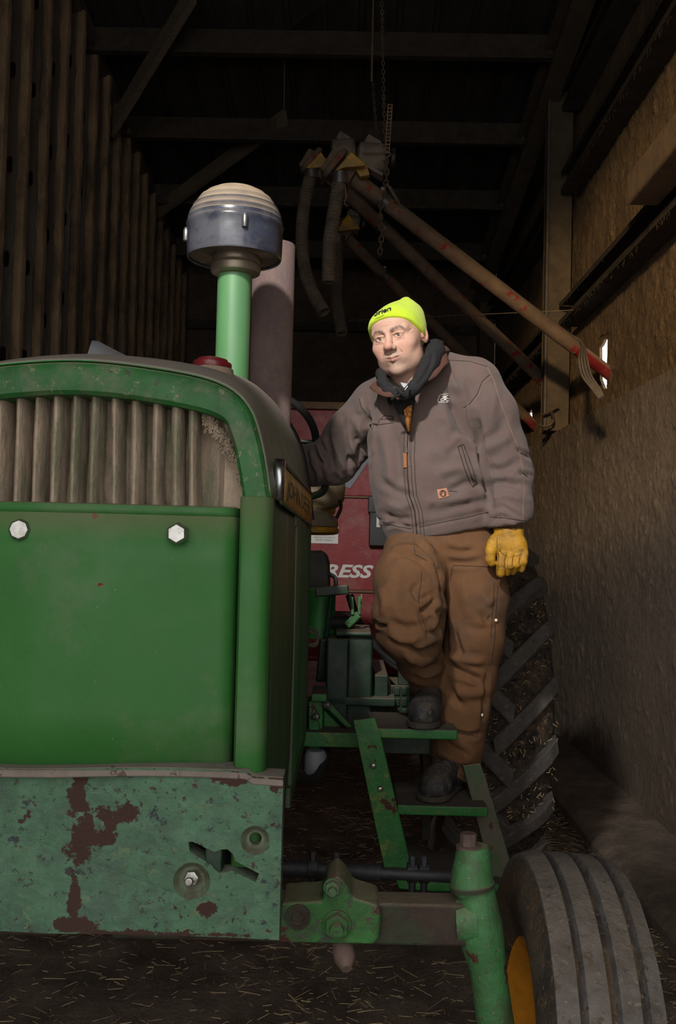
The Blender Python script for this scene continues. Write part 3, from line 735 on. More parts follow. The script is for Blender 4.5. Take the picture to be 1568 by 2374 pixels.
# screen behind the bars
mb = MB(); rows = []
for j in range(34):
    z = 1.482+.21*j/33; row = []
    for i in range(90):
        u = -.31+.62*i/89; zz = min(z, 1.69-.75*max(0, abs(u)-.19))
        y = 1.836+.006*math.sin(u*61+z*9)+.004*math.sin(u*23-z*31)+random.uniform(-.0012, .0012)
        if abs(u) > .250: y -= .028*min(1, (abs(u)-.250)/.010) + .008*(abs(u)-.25)/.05
        row.append((XC+u, y, zz))
    rows.append(row)
mb.grid(rows); mb.build('grille_screen', M['grilldust'], TR, smooth=True)
bars_px = [7, 48, 90, 133, 177, 221, 268, 314, 363, 409, 447]
bu = [P(px, 1050, 1.79).x-XC for px in bars_px]; bu = sorted([-u for u in bu if u > .03 ] + bu)
bu2 = []
for u in bu:
    if not bu2 or u-bu2[-1] > .024: bu2.append(u)
for u in [x for x in bu2 if abs(x) < .29]:
    ztop = 1.684-.032*(abs(u)/.25)**3; w = .0076*random.uniform(.88, 1.12); mb = MB(); rows = []
    ph = random.uniform(0, 6)
    for i in range(15):
        t = i/14; z = 1.476+(ztop-1.476)*t; w2 = w*(1.+.07*math.sin(ph+t*7)+(.35 if i == 0 else .0)); cx = XC+u+.0006*math.sin(ph+t*5)+(.004*(1-t) if u > .05 else 0)
        rows.append([(cx+w2*math.cos(a)*(1.12 if abs(math.cos(a)) > .9 else 1), 1.797-.027*max(0, math.sin(a))**.7+(0 if math.sin(a) > 0 else .04), z) for a in [math.pi+.25, math.pi, 2.8, 2.3, 1.8, 1.3, .8, .34, 0, -.25]])
    mb.grid(rows); mb.build('grille_bar', M['grilldust'], TR, smooth=True)
# dust piled in the right corner of the grille
mb = MB()
for i in range(500):
    a = random.random(); u = .222+.070*a; z = 1.656-.10*a**1.6+random.gauss(0, .010)-.012; r_ = random.uniform(.001, .0032)
    mb.tube([(XC+u, 1.790, z), (XC+u+random.uniform(-.003, .003), 1.783, z-r_*1.5)], [r_, r_*.5], 5)
q = mb.build('caked_dust', M['grilldust'], TR, smooth=True); q['kind'] = 'stuff'
# nose panel, slightly vee'd, with rounded outer edges
prof = []
for i in range(25):
    u = .2965*i/24; y = 1.738+.034*max(0, (u-.055)/.24) + (.05*((u-.2755)/.021)**2 if u > .2755 else 0); prof.append((u, y))
pf = [(-u, y) for u, y in prof[::-1]][:-1]+prof
mb = MB(); mb.grid([[(XC+u, y, z) for u, y in pf] for z in (.99, 1.12, 1.25, 1.38, 1.466)]); mb.build('nose_panel', M['nose'], TR, smooth=True, solid=.004, offset=1)
mb = MB()       # rolled lip above the panel
mb.grid([[(XC+u, y-dy, z) for u, y in pf] for dy, z in ((0, 1.464), (.004, 1.466), (.0065, 1.471), (.0065, 1.477), (.004, 1.482), (-.01, 1.4845), (-.08, 1.485))]); mb.build('panel_lip', M['nose'], TR, smooth=True)
# corner posts and side panels
for sg in (1, -1):
    mb = MB(); pr = [(a+.0525, b) for a, b in [(.2475, 1.79), (.2475, 1.752), (.251, 1.7445), (.262, 1.7425), (.282, 1.744), (.2905, 1.749), (.2955, 1.758), (.2975, 1.775), (.298, 1.80)]]
    if sg < 0: pr = pr[::-1]
    mb.grid([[(XC+sg*u, y, z) for u, y in pr] for z in (.86, 1.1, 1.3, 1.502)]); mb.build('corner_post', M['nose'], TR, smooth=True, solid=.003, offset=1)
    mb = MB(); rows = []
    for z, k in ((.83, -.006), (.90, 0), (1.2, .002), (1.46, .0), (1.503, -.002)):
        rows.append([(XC+sg*(.3505+.006*t+k), 1.80+.67*t, z+(0 if z > .84 else -.03*t)) for t in [i/12 for i in range(13)]])
    mb.grid(rows, flip=sg < 0); mb.build('side_panel', M['side'], TR, smooth=True, solid=.004)
    mb = MB()
    for i in range(26):
        y = 2.485+i*.0335
        mb.box((XC+sg*.3565, y, 1.14), (.012, .011, .66))
    mb.box((XC+sg*.3500, 2.9, 1.14), (.006, .87, .67)); q = mb.build('screen_ribs', M['side'], TR, bevel=.002); q['kind'] = 'stuff'
    mb = MB(); mb.box((XC+sg*.355, 2.9, .80), (.014, .90, .05)); mb.box((XC+sg*.355, 2.9, 1.485), (.014, .90, .04)); mb.box((XC+sg*.355, 3.335, 1.14), (.016, .03, .70)); mb.build('screen_frame', M['side'], TR, bevel=.003)
    # nameplate strip under the hood edge
    def hx(y, z):      # hood surface u at height z
        o_ = outline(tof(y)); best = min(o_, key=lambda q: abs(q[1]-z)); return best[0]
    mb = MB(); ys = [1.915+.108*i for i in range(13)]
    u_ = lambda y: .3535+.0085*(y-1.9)/1.3
    zb = lambda y: 1.500-.014*(y-1.9); zt = lambda y: 1.578+.004*(y-1.9)
    rows = [[(XC+sg*(u_(y)+.006), y, zb(y)) for y in ys], [(XC+sg*(u_(y)+.007), y, (zb(y)+zt(y))/2) for y in ys], [(XC+sg*(u_(y)+.004), y, zt(y)) for y in ys]]
    mb.grid(rows, flip=sg < 0); npl = mb.build('nameplate', M['plate'], TR, solid=.006, smooth=True)
    mb = MB()
    for zf in (zb, zt): mb.tube([(XC+sg*(u_(y)+.005), y, zf(y)) for y in ys], .0045, 6)
    mb.build('plate_edging', M['steel'] if 0 else M['side'], npl, smooth=True)
    mb = MB(); mb.grid([[(XC+sg*(.3525+a), 1.862+b, z+c*.001) for (a, b) in ((-.004, 0), (.008, .004), (.013, .012), (.012, .056))] for z, c in ((1.503, 0), (1.54, 1), (1.580, 0))], flip=sg < 0); mb.build('plate_end_cap', M['chrome'], npl, solid=.005, smooth=True)
    if sg > 0:
        v, f, w = text_mesh('JOHN DEERE', 0, 2, -.005); mb = MB(); pts = []
        for p in v:
            y = 2.03+p.x/w*1.05; t = p.y/.7; z = zb(y)+(zt(y)-zb(y))*(.26+.46*t); pts.append((XC+u_(y)+.0083, y, z))
        mb.add(pts, f); mb.build('lettering', M['ink'], npl)
# nose bolts
for px, py in ((45, 1228), (410, 1237)):
    b = P(px, py, 1.735); b = Vector((b.x, 1.744, b.z))
    mb = MB(); mb.lathe(b, [(.0205, -.012), (.0205, .004), (.0188, .012), (.0165, .0145), (.015, .0150)], 6 if px > 100 else 8, Vector((-.0, -1, .0))); q = mb.build('panel_bolt', M['steel'], TR, bevel=.0015)
# radiator cap on its neck
c = P(490, 842, 2.1); mb = MB(); ax = Vector((.05, 0, 1)).normalized()
nk = P(492, 850, 2.1)
mb.lathe(nk+Vector((0, 0, -.07)), [(.085, 0), (.072, .025), (.055, .045), (.044, .056), (.042, .066)], 32, ax); rc = mb.build('filler_neck', M['neck'], TR, smooth=True)
mb = MB(); mb.lathe(nk+Vector((0, 0, -.006)), [(.040, 0), (.041, .002), (.0415, .012), (.040, .015), (.034, .016), (.031, .022), (.018, .0255), (.0, .0265)], 40, ax, (True, False)); mb.build('radiator_cap', M['cap'], rc, smooth=True)
# hood ornament (wedge)
a0 = P(202, 822, 1.93); mb = MB(); x0 = a0.x
p = [P(202, 826, 1.9), P(214, 789, 1.97), P(228, 792, 1.97), P(228, 826, 1.9), P(296, 826, 1.98), P(262, 812, 2.2)]
base = P(228, 850, 1.95).z
A = P(200, 830, 1.90); B = P(228, 830, 1.90); T1 = P(213, 789, 1.95); T2 = P(228, 791, 1.95); D = P(296, 826, 1.96); E = P(290, 835, 2.35); G = P(205, 835, 2.35)
mb.add([A, B, T1, T2, D, E, G], [(0, 1, 3, 2), (1, 4, 3), (3, 4, 5), (2, 3, 5, 6), (0, 2, 6), (0, 6, 5, 4, 1)]); mb.build('hood_ornament', M['ornament'], TR, bevel=.0012)
# air intake with pre-cleaner
d0 = 2.6; ix = P(541, 760, d0).x; S_ = FPX/d0; zat = lambda py: P(541, py, d0).z
ai = None
lean = Vector((0.0, 0, 1))
mb = MB(); mb.lathe((ix, d0, 1.80), [(.0445, -.12), (.0445, zat(640)-1.80)], 48); ai = mb.build('intake_pipe', M['pipe'], TR, smooth=True)
cz = lambda py: zat(py)-1.8
mb = MB(); mb.lathe((ix+.002, d0, 1.8), [(.046, cz(640)), (.064, cz(634)), (.066, cz(628)), (.066, cz(618)), (.062, cz(614)), (.061, cz(611)), (.0625, cz(609)), (.0625, cz(592)), (.060, cz(588)), (.058, cz(570))], 48); mb.build('intake_collar', M['bowlrim'], ai, smooth=True)
bx = P(545, 550, d0).x
prof = [(.118, cz(600)), (.1225, cz(602)), (.1245, cz(598)), (.1255, cz(575)), (.126, cz(548)), (.1265, cz(534)), (.1285, cz(531)), (.1285, cz(525)), (.126, cz(522)), (.1255, cz(512)), (.1235, cz(510)), (.122, cz(502)), (.1195, cz(497)), (.1165, cz(495)), (.113, cz(484)), (.107, cz(481)), (.102, cz(472)), (.094, cz(462)), (.0885, cz(460)), (.078, cz(451)), (.062, cz(444)), (.058, cz(442)), (.03, cz(438)), (.0, cz(437))]
mb = MB(); mb.lathe((bx, d0, 1.8), prof, 72, caps=(False, False)); mb.build('cleaner_bowl', M['bowl'], ai, smooth=True, solid=.003)
mb = MB(); mb.lathe((bx, d0, 1.8+cz(592)), [(.058, 0), (.122, .0)], 60, caps=(False, False)); mb.build('inlet_screen_base', M['black'], ai)
mb = MB()
for k in range(72):
    a = 2*math.pi*k/72; mb.tube([(bx+math.cos(a)*.06, d0+math.sin(a)*.06, 1.8+cz(595)), (bx+math.cos(a+.12)*.12, d0+math.sin(a+.12)*.12, 1.8+cz(595))], .0009, 4)
for r_ in [.065+.007*i for i in range(8)]:
    mb.tube([(bx+math.cos(2*math.pi*k/48)*r_, d0+math.sin(2*math.pi*k/48)*r_, 1.8+cz(595)) for k in range(48)], .0009, 4, closed=True)
q = mb.build('inlet_mesh', M['bowlrim'], ai); q['kind'] = 'stuff'
for (px, py) in ((568, 510), (431, 546)):
    if px > 500: cc = Vector((P(px, py, 2.475).x, d0-.1235, P(px, py, 2.475).z))
    else: cc = Vector((bx-.128, d0-.01, P(px, py, d0).z))
    mb = MB(); mb.lathe(cc+Vector((0, 0, -.017)), [(.0065, 0), (.0075, .002), (.0075, .028), (.006, .031), (.0045, .035), (.0, .036)], 12, caps=(True, False)); mb.build('bowl_clip', M['band'], ai, smooth=True)
# muffler
mx = P(631, 760, 3.0).x; mz = P(630, 568, 3.0).z; mb = MB(); mb.lathe((mx, 3.0, 1.72), [(.064, 0), (.0645, mz-1.72-.004), (.0625, mz-1.72), (.058, mz-1.72), (.058, mz-1.80)], 56); mb.build('muffler', M['muffler'], TR, smooth=True)
# bumper plate (front weight bracket)
zt_, zb_ = 1.028, .747
def bup(x):    # front face depth and slight nose
    return 1.70+.02*min(1, abs(x-XC)/.3)
xr = P(655, 1990, 1.72).x-.002; xl = 2*XC-xr
segs = 60; mb = MB()
xs = [xl+(xr-xl)*i/segs for i in range(segs+1)]
def bz(x, top):   # rolled edges are not quite straight
    return (zt_+.004*math.sin((x-XC)*9)-(.008 if abs(x-XC) > .33 else 0)) if top else zb_+.006*math.cos((x-XC)*5)
BP = []
slot = [P(*q, 1.715) for q in ((437, 1953), (445, 1951), (497, 1977), (512, 1971), (527, 1971), (540, 1983), (545, 1998), (601, 2028), (592, 2048), (537, 2020), (527, 2024), (508, 2026), (494, 2014), (491, 2008), (440, 1974))]
holec = P(590, 1952, 1.715); hole = [holec+Vector((.0105*math.cos(a), 0, .0105*math.sin(a))) for a in [k*math.pi/8 for k in range(16)]]
outerp = [(x, bz(x, 0)) for x in xs]+[(x, bz(x, 1)) for x in xs[::-1]]
# bevelled outer loop + holes, built as front face, back face and walls
CUPS = ((P(590, 1952, 1.71), .0235), (P(442, 2045, 1.71), .030))
loops = [[Vector((x, 0, z)) for x, z in outerp], [Vector((p.x, 0, p.z)) for p in slot]] + [[Vector((c.x+ro*math.cos(k*math.pi/16), 0, c.z+ro*math.sin(k*math.pi/16))) for k in range(32)] for c, ro in CUPS]
tr = tessellate_polygon(loops); flat = [p for l in loops for p in l]; n = len(flat); th = .045
vs = [(p.x, bup(p.x), p.z) for p in flat]+[(p.x, bup(p.x)+th, p.z) for p in flat]; fs = []
for t in tr:
    a, b, c_ = [flat[i] for i in t]; s_ = (b-a).cross(c_-a).y; t = tuple(t) if s_ < 0 else tuple(t)[::-1]
    fs.append(t); fs.append(tuple(i+n for i in t)[::-1])
k = 0
for li, l in enumerate(loops):
    area = sum(l[i].x*l[(i+1) % len(l)].z-l[(i+1) % len(l)].x*l[i].z for i in range(len(l)))
    for i in range(len(l)):
        j = (i+1) % len(l); q = (k+j, k+i, k+i+n, k+j+n); flip = (area < 0) != (li > 0)
        fs.append(q[::-1] if flip else q)
    k += len(l)
mb = MB(); mb.add(vs, fs); bp = mb.build('bumper_plate', M['bumper'], TR, bevel=.004, seg=2)
mb = MB(); mb.grid([[(x, y, bz(x, 1)-.002+dz) for x in xs] for y, dz in ((1.7, -.012), (1.698, -.010), (1.6985, -.002), (1.704, .003), (1.78, .004), (1.80, .0))], flip=False); mb.v = [(x, y+(bup(x)-1.70)*(1 if y < 1.71 else 0), z) for x, y, z in mb.v]; mb.build('bumper_top_ledge', M['ledge'], bp, smooth=True)
for c, ro, bolt in ((P(590, 1952, 1.71), .0235, False), (P(442, 2045, 1.71), .030, True)):
    yy = bup(c.x)
    mb = MB(); mb.lathe(Vector((c.x, yy, c.z)), [(ro+.0015, -.002), (ro+.001, .0012), (ro-.002, -.001), (ro-.006, -.009), (ro-.009, -.011), (.0115 if not bolt else .016, -.011), (.0105 if not bolt else .012, -.0105), (.0100, -.040 if not bolt else -.0105), (.0, -.040 if not bolt else -.0105)], 40, Vector((0, -1, 0)), (False, False)); wcup = mb.build('bolt_seat', M['cup'], bp, smooth=True)
    if bolt:
        mb = MB(); mb.lathe(Vector((c.x+.002, yy+.010, c.z+.004)), [(.014, 0), (.014, .012), (.012, .014)], 6, Vector((-.12, -1, .05))); mb.lathe(Vector((c.x+.001, yy+.001, c.z+.003)), [(.0075, 0), (.0075, .019), (.0062, .021)], 16, Vector((-.12, -1, .05))); mb.build('hex_bolt', M['steel'], bp, bevel=.001)
# frame behind: radiator support, side rails
mb = MB()
for sg in (-1, 1): mb.box((XC+sg*.27, 2.25, .86), (.03, 1.05, .16))
mb.box((XC, 1.80, .90), (.56, .03, .22)); mb.build('frame_rail', M['dark'], TR, bevel=.004)
mb = MB(); mb.box((XC, 2.95, .93), (.40, .95, .34)); mb.box((XC, 4.0, .75), (.34, 1.2, .42)); mb.lathe((XC, 3.2, .80), [(.17, 0), (.17, .5)], 24, Vector((0, 1, 0))); mb.build('engine_block', M['dark'], TR, bevel=.02)
mb = MB()
for i in range(8): mb.tube(catmull([(XC+.2, 2.7+.09*i, 1.1), (XC+.27, 2.72+.09*i, 1.2), (XC+.2, 2.75+.08*i, 1.32)], 4), .009, 6)
mb.build('fuel_lines', M['black'], TR, smooth=True)
# front axle beam, clamps, tie rod
def fr(x): return 'right' if x > 0 else 'left'
def mx_(p, sg): return Vector((XC+sg*(p.x-XC), p.y, p.z))
for sg in (1, -1):
    A_ = lambda px, py, d: mx_(P(px, py, d), sg)
    mb = MB(); a, b = A_(880, 2130, 1.97), A_(1092, 2132, 1.97)
    mb.bar(Vector((XC+sg*.05, 1.97, a.z)), b, .075, .080, up=Vector((0, 0, 1))); beam = mb.build('axle_beam', M['wornaxle'], TR, bevel=.008)
    mb = MB(); hc = A_(906, 2136, 1.931); mb.lathe(Vector((hc.x, 1.9335, hc.z)), [(.0, 0), (.0135, .0), (.0145, .001), (.0145, -.002)], 24, Vector((0, -1, 0)), (False, False)); mb.build('adjuster_hole', M['black'], beam)
    mb = MB(); z0 = A_(700, 2185, 1.93).z
    poly = [A_(652, 2095, 1.915), A_(745, 2090, 1.915), A_(757, 2048, 1.915), A_(782, 2030, 1.915), A_(802, 2050, 1.915), A_(820, 2082, 1.915), A_(878, 2100, 1.915), A_(885, 2118, 1.915), A_(880, 2178, 1.915), A_(868, 2190, 1.915), A_(690, 2187, 1.915), A_(640, 2186, 1.915)]
    mb.prism(poly, (0, .12, 0)); cl = mb.build('axle_clamp', M['clamp'], TR, bevel=.007, seg=3)
    for (px, py, r_, d_) in ((690, 2132, .024, 1), (781, 2150, .026, 0), (771, 2062, .017, 0)):
        c = A_(px, py, 1.90); c = Vector((c.x, 1.914, c.z)); mb = MB()
        if d_: mb.lathe(c, [(r_, 0), (r_, .004), (.013, .006), (.012, .001), (0, .001)], 32, Vector((0, -1, 0)), (False, False)); mb.build('bolt_socket', M['wornaxle'], cl, smooth=True)
        else:
            mb.lathe(c, [(r_*1.05, 0), (r_*1.05, .005)], 24, Vector((0, -1, 0))); mb.lathe(c, [(r_*.92, .005), (r_*.92, .018), (r_*.8, .02)], 6, Vector((0, -1, 0))); mb.lathe(c, [(r_*.5, .018), (r_*.48, .034)], 16, Vector((0, -1, 0))); mb.build('hex_nut', M['axle'] if r_ < .02 else M['clamp'], cl, bevel=.001)
    c = A_(790, 2190, 1.92); mb = MB(); mb.lathe(Vector((c.x, 1.97, c.z)), [(.019, 0), (.021, .03), (.021, .055), (.015, .065), (.010, .075)], 20, Vector((.15*sg, -.75, -.5))); mb.build('grease_bolt', M['rusty'], cl, smooth=True)
    # kingpin post
    kx = lambda px, d=1.95: A_(px, 2100, d).x
    zz = lambda py, d=1.95: A_(1100, py, d).z
    kp_axis = (A_(1150, 2374, 1.95)-A_(1099, 1960, 1.95))
    top = A_(1096, 1962, 1.95); mb = MB(); mb.tube([top, A_(1097, 1975, 1.95), A_(1095, 2040, 1.95), A_(1094, 2052, 1.95), A_(1097, 2058, 1.95)], [.030, .033, .0415, .042, .036], 40); kp = mb.build('kingpin_housing', M['axle'], TR, smooth=True)
    mb = MB(); mb.lathe(A_(1095, 2053, 1.95), [(.038, -.006), (.0435, -.004), (.0440, .004), (.041, .007)], 36, A_(1095, 2040, 1.95)-A_(1097, 2058, 1.95)); mb.build('housing_rim', M['wornaxle'], kp, smooth=True)
    mb = MB(); c = A_(1089, 1955, 1.95); mb.lathe(c+Vector((0, 0, -.012)), [(.026, 0), (.026, .007), (.022, .009)], 28); mb.build('pin_washer', M['rusty'], kp, smooth=True)
    mb = MB(); mb.lathe(c+Vector((-.002*sg, 0, -.004)), [(.0165, 0), (.0165, .022), (.0145, .024)], 8); mb.build('pin_bolt', M['rusty'], kp, bevel=.001)
    mb = MB(); mb.tube([A_(1103, 2050, 1.96), A_(1108, 2090, 1.96), A_(1112, 2140, 1.96), A_(1120, 2190, 1.96), A_(1130, 2235, 1.96), A_(1143, 2330, 1.96), A_(1165, 2480, 1.98)], [.036, .038, .044, .042, .036, .036, .037], 36)
    mb.tube([A_(1060, 2133, 1.96), A_(1108, 2133, 1.955)], [.040, .042], 24); mb.build('spindle_post', M['axle'], kp, smooth=True)
    mb = MB(); mb.tube([A_(1160, 2480, 1.98), A_(1165, 2520, 2.0), Vector((XC+sg*(.44-XC), 2.05, .395))], [.037, .034, .028], 20); mb.build('wheel_spindle', M['axle'], kp, smooth=True)
    mb = MB(); ta, tb = A_(600, 2010, 2.15), A_(1075, 2034, 2.12); mb.tube([ta, ta.lerp(tb, .6), ta.lerp(tb, .6), tb], [.0175, .0175, .0125, .0125], 16); tr_ = mb.build('tie_rod', M['tierod'], TR, smooth=True)
    for px, py in ((726, 2005), (780, 2007), (956, 2015), (983, 2016)):
        c = A_(px, py+8, 2.14); mb = MB(); mb.lathe(c+Vector((-.011, 0, 0)), [(.021, 0), (.021, .022)], 16, Vector((1, 0, 0))); mb.lathe(c+Vector((0, -.005, .014)), [(.009, 0), (.009, .022), (.0075, .024)], 6); mb.lathe(c+Vector((0, -.005, -.04)), [(.008, 0), (.008, .03)], 6); mb.build('rod_clamp', M['tierod'], tr_, bevel=.0015)
# front wheels
def tyre_prof(R_, w, rr):       # closed section, (radius, axial)
    return [(rr, -w*.36), (rr+.012, -w*.47), (rr+.05, -w*.56), (rr+(R_-rr)*.55, -w*.60), (R_-.045, -w*.565), (R_-.018, -w*.50)]
def front_wheel(sg):
    cx = XC+sg*(.455-XC); c = Vector((cx, 2.055, .395)); ax = Vector((1, .012*sg, -.055*sg)).normalized()
    hub = empty('fw', c, parent=TR)
    w = .19; R_ = .395; rr = .215
    side = tyre_prof(R_, w, rr)
    ribs = [(-.50, 0), (-.30, 1), (-.285, 2), (-.245, 2), (-.22, 1), (-.02, 3), (.0, 2), (.06, 2), (.085, 3), (.27, 1), (.285, 2), (.33, 2), (.35, 1), (.50, 0)]
    H = {0: -.010, 1: -.001, 2: -.016, 3: .0}
    prof = side + [(R_+H[h], w*x) for x, h in ribs] + [(r_, -a) for r_, a in side[::-1]]
    mb = MB(); n = 96; u, v = frame(ax, Vector((0, 1, 0))); m = len(prof); vs = []
    for r_, h in prof:
        for k in range(n):
            a = 2*math.pi*k/n; r2 = r_+random.uniform(-.0012, .0012); vs.append(c+ax*h+(u*math.cos(a)+v*math.sin(a))*r2)
    fs = [(i*n+k, i*n+(k+1) % n, (i+1)*n+(k+1) % n, (i+1)*n+k) for i in range(m-1) for k in range(n)]
    mb.add(vs, fs)
    ns = len(side); mb.mi = [(1 if (i < ns-1 or i >= m-ns or i in (ns+1, ns+2, ns+5, ns+6, ns+7-1, ns+9, ns+10)) else 0) for i in range(m-1) for k in range(n)]
    bpy.data.objects.remove(hub)
    ty = mb.build('front_tyre', [M['tyre'], M['tyreside']], TR, smooth=True)
    mb = MB(); pr = [(.03, -.03), (.05, -.055), (.06, -.05), (.075, -.02), (.13, -.012), (.165, -.035), (.185, -.06), (.20, -.068), (.222, -.082), (.226, -.076), (.212, -.06), (.205, .06), (.226, .076), (.222, .082), (.2, .068), (.18, .03), (.13, .02), (.05, .05), (.03, .05)]
    mb.lathe(c, pr, 48, ax); mb.build('front_rim', M['rim'], TR, smooth=True)
    mb = MB(); mb.lathe(c+ax*-.075*sg, [(.03, 0), (.045, .02), (.045, .06)], 20, ax*sg); mb.build('wheel_hub', M['axle'], TR, smooth=True)
front_wheel(1); front_wheel(-1)
# rear wheels
def rear_wheel(sg):
    x0, x1 = .375, .80; cx = XC+sg*((x0+x1)/2-XC); c = Vector((cx, 4.42, .735)); w = x1-x0; R_ = .700; n = 84
    side = [(.42, -w*.34), (.46, -w*.43), (.54, -w*.49), (.62, -w*.485), (.665, -w*.44), (.690, -w*.36)]
    prof = side+[(R_-.003, -w*.2), (R_, 0), (R_-.003, w*.2)]+[(a, -b) for a, b in side[::-1]]
    mb = MB(); vs = []; m = len(prof)
    for r_, h in prof:
        for k in range(n*2):
            a = math.pi*k/n; r2 = r_+random.uniform(-.004, .010); vs.append(c+Vector((h, r2*math.cos(a), r2*math.sin(a))))
    N2 = n*2; mb.add(vs, [(i*N2+k, (i+1)*N2+k, (i+1)*N2+(k+1) % N2, i*N2+(k+1) % N2) for i in range(m-1) for k in range(N2)])
    ty = mb.build('rear_tyre', M['carcass'], TR, smooth=True)
    mb = MB(); mb.lathe(c, [(.05, .05), (.2, .06), (.3, .03), (.38, .1), (.43, .15), (.44, .15), (.42, .12), (.41, -.12), (.44, -.15), (.43, -.155), (.38, -.1), (.3, -.01), (.2, .02), (.05, .0)], 48, Vector((1, 0, 0))); mb.build('rear_rim', M['rim'], TR, smooth=True)
    mb = MB(); mb.lathe(c-Vector((sg*.1, 0, 0)), [(.11, -.55), (.11, -.1), (.06, -.1), (.06, .15)], 24, Vector((sg, 0, 0))); mb.build('axle_housing', M['dark'], TR, smooth=True)
    nl = 19; span = 2*math.pi/nl
    for side_ in (-1, 1):
        for k in range(nl):
            ph = span*(k+(.5 if side_ > 0 else 0))+.10; rows = []
            S1 = 9
            for i in range(S1):
                t = i/(S1-1); xx = side_*(-.035+(w/2+.035-.004)*t*.985) ; ang = ph + (.34*t**1.05)
                # V shape: outer end leads (higher on the front of the wheel)
                rr_ = .735-.006*t-(.030*max(0, (t-.8)/.2)**2); base_ = R_-.03
                hw = (.030+.006*(1-t))/.72; bw = hw*1.35
                row = []
                for a_, r_ in ((-bw, base_), (-hw, rr_-.004), (-hw*.8, rr_), (hw*.8, rr_), (hw, rr_-.004), (bw, base_)):
                    A2 = math.pi-(ang+a_) ; row.append(c+Vector((xx*1.0+a_*.12*side_*-1, r_*math.cos(A2), r_*math.sin(A2))))
                rows.append(row)
            mb = MB(); mb.grid(rows, flip=(side_ > 0))
            mb.add(rows[0], [tuple(range(6)) if side_ < 0 else tuple(range(5, -1, -1))]); mb.add(rows[-1], [tuple(range(5, -1, -1)) if side_ < 0 else tuple(range(6))])
            mb.build('tyre_lug', M['lug'], ty)
rear_wheel(1); rear_wheel(-1)
mb = MB()
for i in range(320):        # straw and grit stuck in the mud between the lugs
    a = random.uniform(-.55, .75); rr_ = .712; p = Vector((random.uniform(.385, .79), 4.42-rr_*math.cos(a), .735+rr_*math.sin(a))); d = Vector((random.uniform(-1, 1), random.uniform(-.4, .1), random.uniform(-1, 1))).normalized()*random.uniform(.003, .010)
    mb.tube([p-d, p+d], random.uniform(.0008, .0018), 4)
q = mb.build('stuck_straw', M['straw'], TR); q['kind'] = 'stuff'
# platform, boxes, levers
def part(name, m, fn, bevel=.003, smooth=False, par=None, **k):
    mb = MB(); fn(mb); return mb.build(name, M[m], par or TR, bevel=bevel, smooth=smooth, **k)
def bx_px(mb, x0, y0, x1, y1, d, dep):
    a = P(x0, y0, d); b = P(x1, y1, d); mb.box(((a.x+b.x)/2, d+dep/2, (a.z+b.z)/2), (abs(b.x-a.x), dep, abs(a.z-b.z)))
sb = part('side_console', 'dark', lambda mb: (bx_px(mb, 806, 1474, 861, 1700, 3.62, .3), bx_px(mb, 757, 1480, 806, 1700, 3.60, .3)), .01)
part('console_lid', 'dark', lambda mb: bx_px(mb, 778, 1464, 862, 1477, 3.60, .34), .006, par=sb)
part('square_socket', 'black', lambda mb: (bx_px(mb, 769, 1575, 776, 1582, 3.596, .01), bx_px(mb, 795, 1575, 801, 1582, 3.596, .01)), 0, par=sb)
part('operator_platform', 'dark', lambda mb: (mb.box((XC+.22, 4.15, .86), (.9, 1.1, .03)), mb.box((XC+.62, 3.9, .90), (.05, .5, .10))), .004)
part('floor_mat', 'rubber', lambda mb: bx_px(mb, 716, 1428, 822, 1462, 3.75, .35), .03, seg=4)
part('gusset_bracket', 'step', lambda mb: mb.prism([P(750, 1645, 3.45), P(768, 1632, 3.45), P(820, 1688, 3.45), P(824, 1722, 3.45), P(752, 1722, 3.45)], (0, .02, 0)), .003)
part('gusset_fold', 'step', lambda mb: mb.prism([P(750, 1645, 3.44), P(756, 1640, 3.40), P(808, 1690, 3.40), P(806, 1700, 3.44)], (0, .01, 0)), .001)
br = part('mount_bracket', 'step', lambda mb: (bx_px(mb, 716, 1625, 748, 1712, 3.40, .10), bx_px(mb, 722, 1608, 758, 1628, 3.38, .2), mb.prism([P(716, 1640, 3.38), P(732, 1640, 3.38), P(742, 1690, 3.38), P(742, 1745, 3.38), P(716, 1735, 3.38)], (0, .02, 0))), .004)
for px, py in ((735, 1661), (760, 1634)):
    c = P(px, py, 3.38); part('chrome_bolt', 'steel', lambda mb: (mb.lathe(c, [(.014, 0), (.014, .012)], 6, Vector((-.5, -1, 0))), mb.lathe(c, [(.008, .012), (.008, .03)], 12, Vector((-.5, -1, 0)))), .001, par=br)
part('oil_filter', 'grey', lambda mb: mb.lathe(P(731, 1795, 3.35), [(.030, 0), (.037, .012), (.037, .065), (.03, .08)], 24), .002)
part('lower_hose', 'rubber', lambda mb: mb.tube(catmull([P(690, 1800, 3.2), P(720, 1808, 3.25), P(745, 1790, 3.3), P(760, 1740, 3.4)], 6), .016, 10), 0, True)
pl = part('brake_pedal', 'dark', lambda mb: (mb.bar(P(731, 1373, 3.62), P(809, 1366, 3.62), .04, .035), mb.bar(P(771, 1375, 3.63), P(757, 1482, 3.66), .022, .014), mb.bar(P(757, 1482, 3.66), P(748, 1580, 3.70), .05, .02)), .006)
part('rod_loop', 'black', lambda mb: mb.tube(catmull([P(764, 1332, 3.66), P(776, 1338, 3.66), P(779, 1352, 3.65), P(777, 1362, 3.64)], 6), .008, 8), 0, True, par=pl)
fk = part('lever_fork', 'axle', lambda mb: (mb.bar(P(816, 1384, 3.7), P(818, 1425, 3.7), .024, .012, up=Vector((1, 0, 0))), mb.bar(P(834, 1383, 3.7), P(833, 1425, 3.7), .024, .012, up=Vector((1, 0, 0))), mb.bar(P(833, 1424, 3.7), P(806, 1450, 3.72), .022, .028)), .003)
